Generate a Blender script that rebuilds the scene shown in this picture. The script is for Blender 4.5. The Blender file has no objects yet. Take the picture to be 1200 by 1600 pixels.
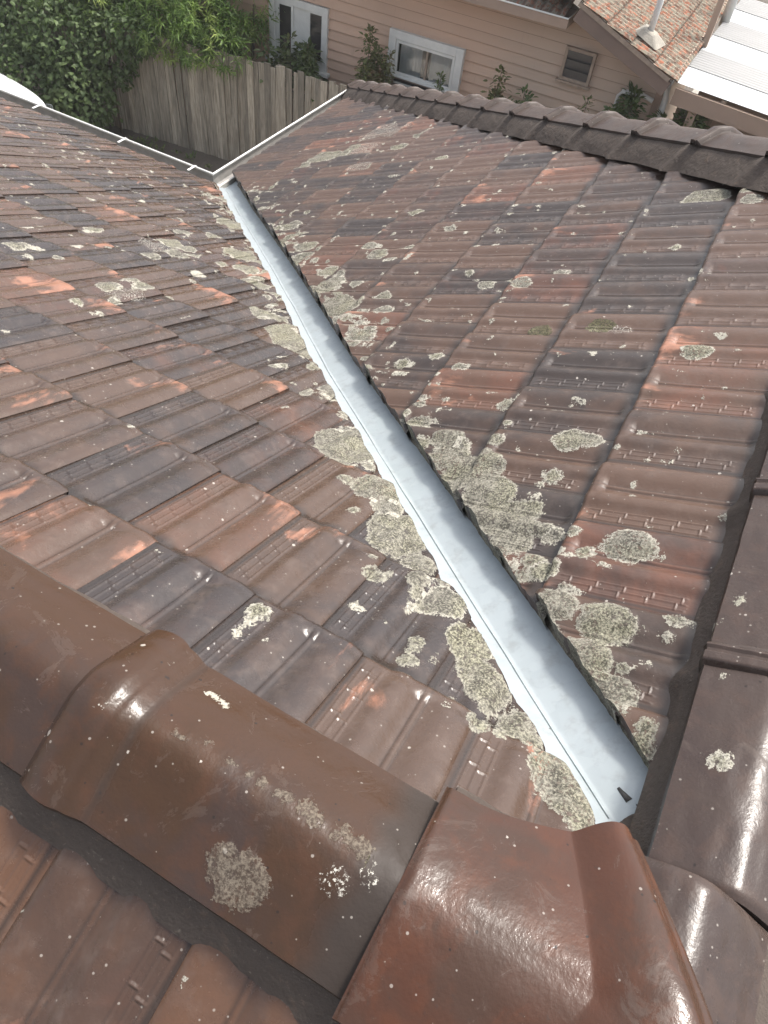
import bpy, math, random
import numpy as np
from mathutils import Vector
PI = math.pi
R = math.radians
random.seed(5)
rng = np.random.default_rng(7)
scene = bpy.context.scene
COL = scene.collection

# ---------------------------------------------------------------- camera
# world x = along the right wing, y = along the left wing, z up; origin near the top of the valley
PITCH, YAW, ROLL = R(-51.01), R(22.09), R(8.88)
FPX = 1154.66
cam_d = bpy.data.cameras.new('camera')
cam = bpy.data.objects.new('camera', cam_d)
COL.objects.link(cam)
_f = Vector((math.cos(PITCH)*math.cos(YAW), math.cos(PITCH)*math.sin(YAW), math.sin(PITCH)))
_r = _f.cross(Vector((0, 0, 1))).normalized()
_u = _r.cross(_f)
_r2 = _r*math.cos(ROLL) + _u*math.sin(ROLL)
_u2 = _u*math.cos(ROLL) - _r*math.sin(ROLL)
from mathutils import Matrix
m = Matrix((_r2, _u2, -_f)).transposed().to_4x4()
m.translation = Vector((-.5016, .2783, 1.0529))
cam.matrix_world = m
cam_d.sensor_fit = 'VERTICAL'
cam_d.sensor_height = 36
cam_d.lens = 36*FPX/1600
cam_d.clip_start = .02
cam_d.clip_end = 500
scene.camera = cam

# ---------------------------------------------------------------- light
SUN_DIR = Vector((.42, -.24, .93)).normalized()      # towards the sun
w = bpy.data.worlds.new('World')
scene.world = w
w.use_nodes = True
nt = w.node_tree
sky = nt.nodes.new('ShaderNodeTexSky')
sky.sky_type = 'NISHITA'
sky.sun_disc = False
sky.sun_elevation = math.asin(SUN_DIR.z)
sky.sun_rotation = math.atan2(SUN_DIR.x, SUN_DIR.y)
sky.dust_density = 5
sky.air_density = 1.0
sky.ozone_density = .6
bg = nt.nodes['Background']
bg.inputs['Strength'].default_value = .15
bw = nt.nodes.new('ShaderNodeRGBToBW'); mxs = nt.nodes.new('ShaderNodeMix'); mxs.data_type = 'RGBA'
nt.links.new(sky.outputs[0], bw.inputs[0]); nt.links.new(sky.outputs[0], mxs.inputs[6]); nt.links.new(bw.outputs[0], mxs.inputs[7])
mxs.inputs[0].default_value = .62       # thin white overcast takes most of the blue out of the sky
nt.links.new(mxs.outputs[2], bg.inputs['Color'])
sd = bpy.data.lights.new('sun', 'SUN')
sd.energy = 1.5
sd.angle = R(8)
sd.color = (1, .95, .88)
so = bpy.data.objects.new('sun', sd)
COL.objects.link(so)
so.rotation_euler = SUN_DIR.to_track_quat('Z', 'Y').to_euler()
scene.view_settings.view_transform = 'Standard'
scene.view_settings.look = 'None'
scene.view_settings.exposure = 1.42
scene.view_settings.gamma = 1
scene.cycles.max_bounces = 6
scene.cycles.use_denoising = True

# ---------------------------------------------------------------- helpers
def empty(name, loc, label=None, cat=None, group=None):
    o = bpy.data.objects.new(name, None)
    COL.objects.link(o)
    o.location = loc
    if label: o['label'] = label
    if cat: o['category'] = cat
    if group: o['group'] = group
    return o

def tag(o, label=None, cat=None, group=None, kind=None):
    if label: o['label'] = label
    if cat: o['category'] = cat
    if group: o['group'] = group
    if kind: o['kind'] = kind
    return o

def build(name, V, F, mat, parent=None, smooth=False, attrs=None, origin=None):
    """link one mesh object; V in world coordinates"""
    V = np.asarray(V, float)
    if origin is None:
        origin = V.mean(0) if parent is None else None
    me = bpy.data.meshes.new(name)
    off = np.zeros(3) if parent is None else np.array(parent_world(parent))
    if parent is None and origin is not None: off = np.asarray(origin, float)
    me.from_pydata((V-off).tolist(), [], [tuple(int(i) for i in f) for f in F])
    me.materials.append(mat)
    if smooth is True:
        me.polygons.foreach_set('use_smooth', [True]*len(me.polygons))
    elif smooth is not False:
        me.polygons.foreach_set('use_smooth', np.asarray(smooth, bool))
    if attrs:
        for k, (typ, a) in attrs.items():
            at = me.attributes.new(k, typ, 'POINT')
            at.data.foreach_set('value' if typ == 'FLOAT' else 'vector', np.asarray(a, np.float32).ravel())
    me.update()
    o = bpy.data.objects.new(name, me)
    COL.objects.link(o)
    if parent is not None: o.parent = parent
    else: o.location = off
    return o

def parent_world(p):
    v = Vector(p.location)
    while p.parent:
        p = p.parent
        v = v + Vector(p.location)
    return tuple(v)

class MB:
    def __init__(s): s.V, s.F = [], []
    def add(s, V, F):
        n = len(s.V)
        s.V += [tuple(v) for v in V]
        s.F += [tuple(i+n for i in f) for f in F]
        return s
    def box(s, c, d, ax=None):
        """c centre, d full sizes, ax optional 3 axes"""
        c = Vector(c)
        A = [Vector(a).normalized() for a in ax] if ax else [Vector((1,0,0)), Vector((0,1,0)), Vector((0,0,1))]
        V = []
        for sx in (-.5, .5):
            for sy in (-.5, .5):
                for sz in (-.5, .5):
                    V.append(c + A[0]*d[0]*sx + A[1]*d[1]*sy + A[2]*d[2]*sz)
        return s.add(V, [(0,1,3,2),(4,6,7,5),(0,4,5,1),(2,3,7,6),(0,2,6,4),(1,5,7,3)])
    def beam(s, a, b, wd, ht, up=(0,0,1)):
        a, b = Vector(a), Vector(b)
        d = (b-a); l = d.length; d.normalize()
        sd_ = d.cross(Vector(up)).normalized(); u = sd_.cross(d)
        return s.box((a+b)/2, (l, wd, ht), (d, sd_, u))
    def tube(s, pts, r, n=10, cap=True):
        pts = [Vector(p) for p in pts]
        rr = r if isinstance(r, (list, tuple)) else [r]*len(pts)
        rings = []
        for i, p in enumerate(pts):
            d = (pts[min(i+1, len(pts)-1)] - pts[max(i-1, 0)]).normalized()
            a = d.cross(Vector((0,0,1)))
            if a.length < .05: a = d.cross(Vector((1,0,0)))
            a.normalize(); b = d.cross(a)
            rings.append([p + (a*math.cos(2*PI*k/n) + b*math.sin(2*PI*k/n))*rr[i] for k in range(n)])
        V = [v for q in rings for v in q]
        F = [(i*n+k, i*n+(k+1) % n, (i+1)*n+(k+1) % n, (i+1)*n+k) for i in range(len(pts)-1) for k in range(n)]
        if cap: F += [tuple(range(n))[::-1], tuple(range((len(pts)-1)*n, len(pts)*n))]
        return s.add(V, F)
    def build(s, name, mat, parent=None, smooth=False, bevel=0):
        o = build(name, s.V, s.F, mat, parent, smooth)
        if bevel:
            md = o.modifiers.new('b', 'BEVEL'); md.width = bevel; md.segments = 2; md.limit_method = 'ANGLE'
        return o

# ---- value noise on numpy arrays
_g = rng.random((64, 64))
def vnoise(x, y):
    x = np.asarray(x, float); y = np.asarray(y, float)
    xi = np.floor(x).astype(int); yi = np.floor(y).astype(int)
    fx = x-xi; fy = y-yi
    fx = fx*fx*(3-2*fx); fy = fy*fy*(3-2*fy)
    a = _g[xi % 64, yi % 64]; b = _g[(xi+1) % 64, yi % 64]; c = _g[xi % 64, (yi+1) % 64]; d = _g[(xi+1) % 64, (yi+1) % 64]
    return (a*(1-fx)+b*fx)*(1-fy) + (c*(1-fx)+d*fx)*fy - .5
def sstep(a, b, x):
    t = np.clip((x-a)/(b-a), 0, 1)
    return t*t*(3-2*t)

# ---------------------------------------------------------------- node helpers
class NM:
    def __init__(s, name):
        s.m = bpy.data.materials.new(name); s.m.use_nodes = True
        s.t = s.m.node_tree; s.b = s.t.nodes['Principled BSDF']
        s.out = s.t.nodes['Material Output']
    def n(s, typ, **kw):
        o = s.t.nodes.new('ShaderNode'+typ)
        for k, v in kw.items(): setattr(o, k, v)
        return o
    def l(s, a, b): s.t.links.new(a, b)
    def val(s, x, inp):
        if isinstance(x, (int, float)): inp.default_value = x
        elif isinstance(x, tuple): inp.default_value = (*x, 1) if len(x) == 3 and len(inp.default_value) == 4 else x
        else: s.l(x, inp)
    def math(s, op, a, b=0.0, c=0.0, clamp=False):
        o = s.n('Math', operation=op, use_clamp=clamp)
        for i, x in enumerate((a, b, c)): s.val(x, o.inputs[i])
        return o.outputs[0]
    def mix(s, f, a, b, mode='MIX'):
        o = s.n('Mix', data_type='RGBA', blend_type=mode)
        s.val(f, o.inputs[0]); s.val(a, o.inputs[6]); s.val(b, o.inputs[7])
        return o.outputs[2]
    def noise(s, vec, scale, detail=3, rough=.55, dist=0.0, w=None, col=False):
        o = s.n('TexNoise')
        if w is not None:
            o.noise_dimensions = '4D'; s.val(w, o.inputs['W'])
        s.l(vec, o.inputs['Vector'])
        o.inputs['Scale'].default_value = scale; o.inputs['Detail'].default_value = detail
        o.inputs['Roughness'].default_value = rough; o.inputs['Distortion'].default_value = dist
        return o.outputs[1 if col else 0]
    def vor(s, vec, scale, feature='F1', out='Distance', rnd=1.0):
        o = s.n('TexVoronoi', feature=feature)
        s.l(vec, o.inputs['Vector']); o.inputs['Scale'].default_value = scale
        o.inputs['Randomness'].default_value = rnd
        return o.outputs[out], o
    def ss(s, x, a, b):
        o = s.n('MapRange', interpolation_type='SMOOTHSTEP')
        s.val(x, o.inputs[0]); s.val(a, o.inputs[1]); s.val(b, o.inputs[2])
        o.inputs[3].default_value = 0; o.inputs[4].default_value = 1
        return o.outputs[0]
    def pos(s): return s.n('NewGeometry').outputs['Position']
    def obj(s): return s.n('TexCoord').outputs['Object']
    def attr(s, name, out='Fac'): return s.n('Attribute', attribute_name=name).outputs[out]
    def scale(s, vec, sc):
        o = s.n('Mapping'); s.l(vec, o.inputs[0]); o.inputs['Scale'].default_value = sc
        return o.outputs[0]
    def bump(s, h, strength=.3, dist=.003, normal=None):
        o = s.n('Bump'); s.l(h, o.inputs['Height'])
        o.inputs['Strength'].default_value = strength; o.inputs['Distance'].default_value = dist
        if normal: s.l(normal, o.inputs['Normal'])
        return o.outputs[0]
    def set(s, **kw):
        for k, v in kw.items():
            s.val(v, s.b.inputs[k.replace('_', ' ')])
        return s

def simple(name, col, rough=.6, metal=0.0, nscale=8, namt=.25, bscale=60, bstr=.15, bdist=.002, **kw):
    m_ = NM(name); p = m_.obj()
    n1 = m_.noise(p, nscale, 5, .6)
    f = m_.math('MULTIPLY_ADD', n1, namt*2, 1-namt)
    c = m_.mix(1.0, col, m_.n('CombineXYZ').outputs[0], 'MULTIPLY')
    cx = m_.t.nodes[-1] if False else None
    comb = [x for x in m_.t.nodes if x.bl_idname == 'ShaderNodeCombineXYZ'][0]
    for i in range(3): m_.l(f, comb.inputs[i])
    m_.set(Base_Color=c, Roughness=rough, Metallic=metal)
    m_.l(m_.bump(m_.noise(p, bscale, 4), bstr, bdist), m_.b.inputs['Normal'])
    for k, v in kw.items(): m_.val(v, m_.b.inputs[k.replace('_', ' ')])
    return m_.m

def lichen_over(m_, p, col, rough, hgt):
    """blend crusty lichen (attributes lich in cm, lkind) and tiny flecks over a base colour. returns colour, rough, height"""
    d = m_.attr('lich')
    kind = m_.attr('lkind')
    n1 = m_.noise(p, 55, 4, .65)
    n2 = m_.noise(p, 190, 3, .7)
    dd = m_.math('ADD', d, m_.math('MULTIPLY_ADD', n1, 2.4, -1.2))
    dd = m_.math('ADD', dd, m_.math('MULTIPLY_ADD', n2, 2.0, -1.0))
    cov = m_.ss(dd, -.06, .06)
    rim = m_.math('SUBTRACT', 1.0, m_.ss(dd, .15, .75))
    grain = m_.ss(m_.noise(p, 230, 5, .75), .42, .58)
    big = m_.ss(m_.noise(p, 38, 3, .6), .42, .62)
    # inner colour: dark grey-olive, sprinkled with pale grains
    inner = m_.mix(m_.math('MULTIPLY', grain, .75), (.055, .050, .042), (.30, .285, .235))
    blk = m_.ss(m_.noise(p, 85, 4, .7), .50, .62)
    inner = m_.mix(m_.math('MULTIPLY', blk, .6), inner, (.030, .028, .024))
    inner = m_.mix(m_.math('MULTIPLY', big, .4), inner, (.25, .235, .19))
    olive = m_.mix(m_.math('MULTIPLY', grain, .85), (.045, .041, .033), (.27, .255, .20))
    olive = m_.mix(m_.math('MULTIPLY', blk, .7), olive, (.035, .031, .025))
    olive = m_.mix(m_.math('MULTIPLY', big, .35), olive, (.30, .285, .235))
    k2 = m_.math('COMPARE', kind, 2.0, .5)
    k1 = m_.math('COMPARE', kind, 1.0, .5)
    k3 = m_.math('COMPARE', kind, 3.0, .5)
    body = m_.mix(k2, inner, olive)
    k4 = m_.math('COMPARE', kind, 4.0, .5)
    body = m_.mix(k4, body, m_.mix(m_.math('MULTIPLY', grain, .5), (.030, .028, .016), (.16, .14, .07)))
    pale = m_.mix(m_.math('MULTIPLY', grain, .5), (.30, .285, .235), (.44, .42, .36))
    hue = m_.ss(m_.noise(p, 7, 3, .6), .42, .62)
    body = m_.mix(m_.math('MULTIPLY', hue, .45), body, m_.mix(grain, (.05, .048, .028), (.31, .30, .20)))
    rimf = m_.math('MULTIPLY', rim, m_.math('SUBTRACT', 1.0, m_.math('MAXIMUM', m_.math('MULTIPLY', k2, .45), k4)))
    rimf = m_.math('MAXIMUM', rimf, k1)
    lc = m_.mix(rimf, body, pale)
    # kind 3: scattered white speckle, only grains show
    cov3 = m_.math('MULTIPLY', cov, m_.ss(m_.noise(p, 210, 4, .75), .53, .58))
    cov = m_.math('ADD', m_.math('MULTIPLY', cov, m_.math('SUBTRACT', 1.0, k3)), m_.math('MULTIPLY', cov3, k3))
    lc = m_.mix(k3, lc, (.42, .40, .35))
    # holes in the crust, especially the grey kind
    hole = m_.ss(m_.noise(p, 130, 4, .7), .54, .60)
    cov = m_.math('MULTIPLY', cov, m_.math('SUBTRACT', 1.0, m_.math('MULTIPLY', hole, .8)))
    # tiny flecks everywhere
    v, vo = m_.vor(m_.scale(p, (1, 1, 1)), 34)
    sel = m_.n('SeparateColor'); m_.l(vo.outputs['Color'], sel.inputs[0])
    fr = m_.math('MULTIPLY', m_.ss(sel.outputs[0], .80, 1.0), .13)
    fn = m_.math('ADD', v, m_.math('MULTIPLY_ADD', n2, .16, -.08))
    fleck = m_.math('LESS_THAN', fn, fr)
    v2, vo2 = m_.vor(p, 120)
    sel2 = m_.n('SeparateColor'); m_.l(vo2.outputs['Color'], sel2.inputs[0])
    fleck2 = m_.math('LESS_THAN', v2, m_.math('MULTIPLY', m_.ss(sel2.outputs[1], .86, 1.0), .22))
    fl = m_.math('MAXIMUM', fleck, m_.math('MULTIPLY', fleck2, .6))
    c = m_.mix(m_.math('MULTIPLY', fl, .8), col, (.36, .33, .29))
    k5 = m_.math('COMPARE', kind, 5.0, .5)
    lc = m_.mix(k5, lc, m_.mix(grain, (.050, .038, .028), (.17, .145, .11)))
    cov = m_.math('MULTIPLY', cov, m_.math('SUBTRACT', 1.0, m_.math('MULTIPLY', k5, .35)))
    c = m_.mix(cov, c, lc)
    r_ = m_.math('ADD', m_.math('MULTIPLY', rough, m_.math('SUBTRACT', 1.0, cov)), m_.math('MULTIPLY', cov, .95))
    h = m_.math('ADD', hgt, m_.math('MULTIPLY', cov, m_.math('MULTIPLY_ADD', m_.noise(p, 200, 4, .7), 3.4, .8)))
    h = m_.math('ADD', h, m_.math('MULTIPLY', fleck, .5))
    return c, r_, h, cov

def tile_material(name, c_dark, c_mid, c_red, orange=.5, rbase=.34, far=False):
    m_ = NM(name); p = m_.pos()
    tr = m_.n('Attribute', attribute_name='trand')
    sep = m_.n('SeparateXYZ'); m_.l(tr.outputs['Vector'], sep.inputs[0])
    uv = m_.n('Attribute', attribute_name='tuv')
    su = m_.n('SeparateXYZ'); m_.l(uv.outputs['Vector'], su.inputs[0])
    r1, r2, r3 = sep.outputs
    wseed = m_.math('MULTIPLY', r3, 20.0)
    # firing colour: smoky patches differ tile to tile
    n0 = m_.noise(p, 7, 4, .6, .6, w=wseed)
    n1 = m_.noise(p, 26, 5, .65, .3, w=wseed)
    a = m_.math('ADD', m_.math('MULTIPLY', r1, .85), m_.math('MULTIPLY_ADD', n0, 1.2, -.55))
    c = m_.mix(m_.ss(a, .1, .75), c_dark, c_mid)
    b = m_.math('ADD', m_.math('MULTIPLY', r2, .8), m_.math('MULTIPLY_ADD', n0, -.9, .3))
    c = m_.mix(m_.math('MULTIPLY', m_.ss(b, .42, .85), .8), c, c_red)
    # bare orange clay, mostly towards the lower end of some tiles
    o1 = m_.noise(m_.scale(uv.outputs['Vector'], (2.0, 1.5, 1)), 1.0, 7, .62, .5, w=m_.math('ADD', wseed, 5.0))
    lo = m_.math('MULTIPLY', m_.ss(su.outputs[1], .15, .95), .16)
    om = m_.math('ADD', m_.math('ADD', o1, lo), m_.math('MULTIPLY', r1, .12*orange))
    om = m_.math('ADD', om, m_.math('MULTIPLY', m_.ss(r2, .75, 1.0), .10))
    om = m_.ss(om, .83-.1*orange, .93-.1*orange)
    c = m_.mix(m_.math('MULTIPLY', om, m_.math('MULTIPLY_ADD', m_.noise(p, 60, 4, .7), .9, .25)), c, (.32, .15, .095))
    # bloom and grime mottling
    c = m_.mix(m_.math('MULTIPLY', m_.ss(n1, .48, .75), .35), c, (.125, .092, .075))
    g = m_.noise(p, 95, 4, .7)
    c = m_.mix(m_.math('MULTIPLY', m_.ss(g, .58, .72), .45), c, (.045, .032, .026))
    # dirt in laps and grooves, with lap and course shadows painted in
    c = m_.mix(m_.math('MULTIPLY', m_.attr('dirt_shade'), .88), c, (.020, .015, .012))
    rr = m_.math('MULTIPLY_ADD', m_.noise(p, 34, 4, .65), .42, rbase-.2)
    rr = m_.math('ADD', rr, m_.math('MULTIPLY', om, .12))
    h0 = m_.math('ADD', m_.math('MULTIPLY', m_.noise(p, 150, 4, .6), .5), m_.math('MULTIPLY', m_.noise(p, 28, 2, .5), .8))
    c, rr, h, cov = lichen_over(m_, p, c, rr, h0)
    m_.set(Base_Color=c, Roughness=rr, Specular_IOR_Level=.45)
    m_.l(m_.bump(h, .55, .0022), m_.b.inputs['Normal'])
    return m_.m

M = {}
M['tile_left'] = tile_material('terracotta_left', (.033, .026, .024), (.066, .041, .029), (.108, .051, .031), .6, .24)
M['tile_near'] = tile_material('terracotta_near', (.046, .028, .020), (.088, .045, .026), (.135, .054, .029), .6, .24)
M['tile_right'] = tile_material('terracotta_right', (.034, .025, .021), (.078, .045, .030), (.140, .058, .034), .42, .40)

def cap_material(name, cols, rbase, gold=False):
    m_ = NM(name); p = m_.pos()
    n0 = m_.noise(p, 5.5, 4, .55, .8)
    n1 = m_.noise(p, 22, 5, .65, .4)
    c = m_.mix(m_.ss(n0, .36, .6), cols[0], cols[1])
    c = m_.mix(m_.math('MULTIPLY', m_.ss(n1, .46, .66), .55), c, cols[2])
    if gold:
        s_ = m_.n('SeparateXYZ'); m_.l(p, s_.inputs[0])
        gx_ = m_.math('ADD', s_.outputs[0], m_.math('MULTIPLY_ADD', n1, .08, -.04))
        c = m_.mix(m_.math('MULTIPLY', m_.ss(gx_, -.31, -.24), .8), c, (.047, .023, .012))
    g = m_.noise(p, 120, 4, .7)
    c = m_.mix(m_.math('MULTIPLY', m_.ss(g, .60, .74), .5), c, (.035, .025, .02))
    pv, pvo = m_.vor(p, 75)                     # little pits and chips in the glaze
    ps = m_.n('SeparateColor'); m_.l(pvo.outputs['Color'], ps.inputs[0])
    pit = m_.math('LESS_THAN', m_.math('ADD', pv, m_.math('MULTIPLY_ADD', g, .2, -.1)), m_.math('MULTIPLY', m_.ss(ps.outputs[0], .72, 1.0), .15))
    c = m_.mix(m_.math('MULTIPLY', pit, .8), c, (.015, .012, .010))
    stn = m_.ss(m_.noise(m_.scale(p, (1, 1, 1)), 14, 6, .75, 1.0), .55, .68)
    c = m_.mix(m_.math('MULTIPLY', stn, .4), c, (.070, .050, .040))
    c = m_.mix(m_.math('MULTIPLY', m_.attr('dirt_shade'), .9), c, (.028, .021, .017))
    rr = m_.math('MULTIPLY_ADD', m_.noise(p, 40, 4, .65), .3, rbase-.15)
    rr = m_.math('ADD', rr, m_.math('MULTIPLY', stn, .25))
    rr = m_.math('ADD', rr, m_.math('MULTIPLY', m_.attr('dirt_shade'), .4))
    h0 = m_.math('ADD', m_.math('MULTIPLY', m_.noise(p, 170, 4, .6), .55), m_.math('MULTIPLY', m_.noise(p, 30, 3, .5), .7))
    c, rr, h, cov = lichen_over(m_, p, c, rr, h0)
    m_.set(Base_Color=c, Roughness=rr, Specular_IOR_Level=.33)
    m_.l(m_.bump(h, .40, .0022), m_.b.inputs['Normal'])
    return m_.m
M['cap_brown'] = cap_material('ridge_glaze_brown', ((.040, .021, .011), (.036, .023, .018), (.056, .026, .014)), .20, True)
M['cap_red'] = cap_material('ridge_glaze_red', ((.056, .023, .013), (.044, .024, .016), (.074, .028, .014)), .16)
M['cap_grey'] = cap_material('ridge_glaze_grey', ((.040, .028, .024), (.048, .034, .028), (.062, .040, .031)), .26)
M['cap_far'] = cap_material('ridge_glaze_far', ((.040, .028, .023), (.054, .037, .029), (.058, .034, .024)), .48)

def mortar_mat():
    m_ = NM('flexible_pointing'); p = m_.pos()
    n = m_.noise(p, 9, 4, .6)
    c = m_.mix(n, (.062, .049, .041), (.088, .070, .058))
    sp = m_.ss(m_.noise(p, 120, 5, .75), .60, .68)
    c = m_.mix(m_.math('MULTIPLY', sp, .5), c, (.24, .215, .17))
    c = m_.mix(m_.ss(m_.noise(p, 30, 5, .7), .55, .7), c, (.105, .078, .06))
    m_.set(Base_Color=c, Roughness=.75, Specular_IOR_Level=.25)
    h = m_.math('ADD', m_.noise(p, 70, 6, .7), m_.math('MULTIPLY', m_.noise(p, 18, 4, .6), 2.0))
    m_.l(m_.bump(h, .9, .006), m_.b.inputs['Normal'])
    return m_.m
M['mortar'] = mortar_mat()

def flashing_mat():
    m_ = NM('valley_steel'); p = m_.pos()
    sp, vo = m_.vor(p, 38, rnd=1.0)
    s_ = m_.n('SeparateColor'); m_.l(vo.outputs['Color'], s_.inputs[0])
    n = m_.noise(p, 3.0, 4, .6)
    c = m_.mix(s_.outputs[0], (.285, .32, .335), (.31, .345, .36))
    c = m_.mix(m_.math('MULTIPLY', m_.ss(n, .5, .7), .4), c, (.28, .325, .32))
    stk = m_.ss(m_.noise(m_.scale(p, (1, 1, .15)), 26, 5, .7), .50, .72)
    c = m_.mix(m_.math('MULTIPLY', stk, .45), c, (.20, .21, .20))
    f, vo2 = m_.vor(p, 45)
    s2 = m_.n('SeparateColor'); m_.l(vo2.outputs['Color'], s2.inputs[0])
    fl = m_.math('LESS_THAN', f, m_.math('MULTIPLY', m_.ss(s2.outputs[0], .93, 1.0), .12))
    c = m_.mix(m_.math('MULTIPLY', fl, .8), c, (.08, .07, .06))
    d = m_.attr('dirt_shade')
    dn = m_.math('ADD', d, m_.math('MULTIPLY_ADD', m_.noise(p, 60, 4, .7), .9, -.45))
    c = m_.mix(m_.math('MULTIPLY', m_.ss(dn, .35, .75), .85), c, (.10, .095, .075))
    m_.set(Base_Color=c, Roughness=m_.math('MULTIPLY_ADD', s_.outputs[1], .08, .46), Metallic=.1)
    m_.l(m_.bump(m_.noise(p, 12, 2), .12, .004), m_.b.inputs['Normal'])
    return m_.m
M['flashing'] = flashing_mat()
def crust():
    m_ = NM('grit_crust'); p = m_.pos()
    g = m_.ss(m_.noise(p, 300, 3, .7), .42, .6); b = m_.ss(m_.noise(p, 25, 4, .65), .45, .65)
    c = m_.mix(m_.math('MULTIPLY', g, .7), (.085, .074, .058), (.28, .26, .205))
    c = m_.mix(m_.math('MULTIPLY', b, .6), c, (.05, .036, .027))
    m_.set(Base_Color=c, Roughness=.95)
    m_.l(m_.bump(m_.noise(p, 200, 4, .7), .8, .004), m_.b.inputs['Normal'])
    return m_.m
M['crust'] = crust()
M['sealant'] = simple('black_sealant', (.035, .033, .032), .6, bscale=80, bstr=.6)
M['underlay'] = simple('roof_underlay', (.03, .026, .023), .9)

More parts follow.
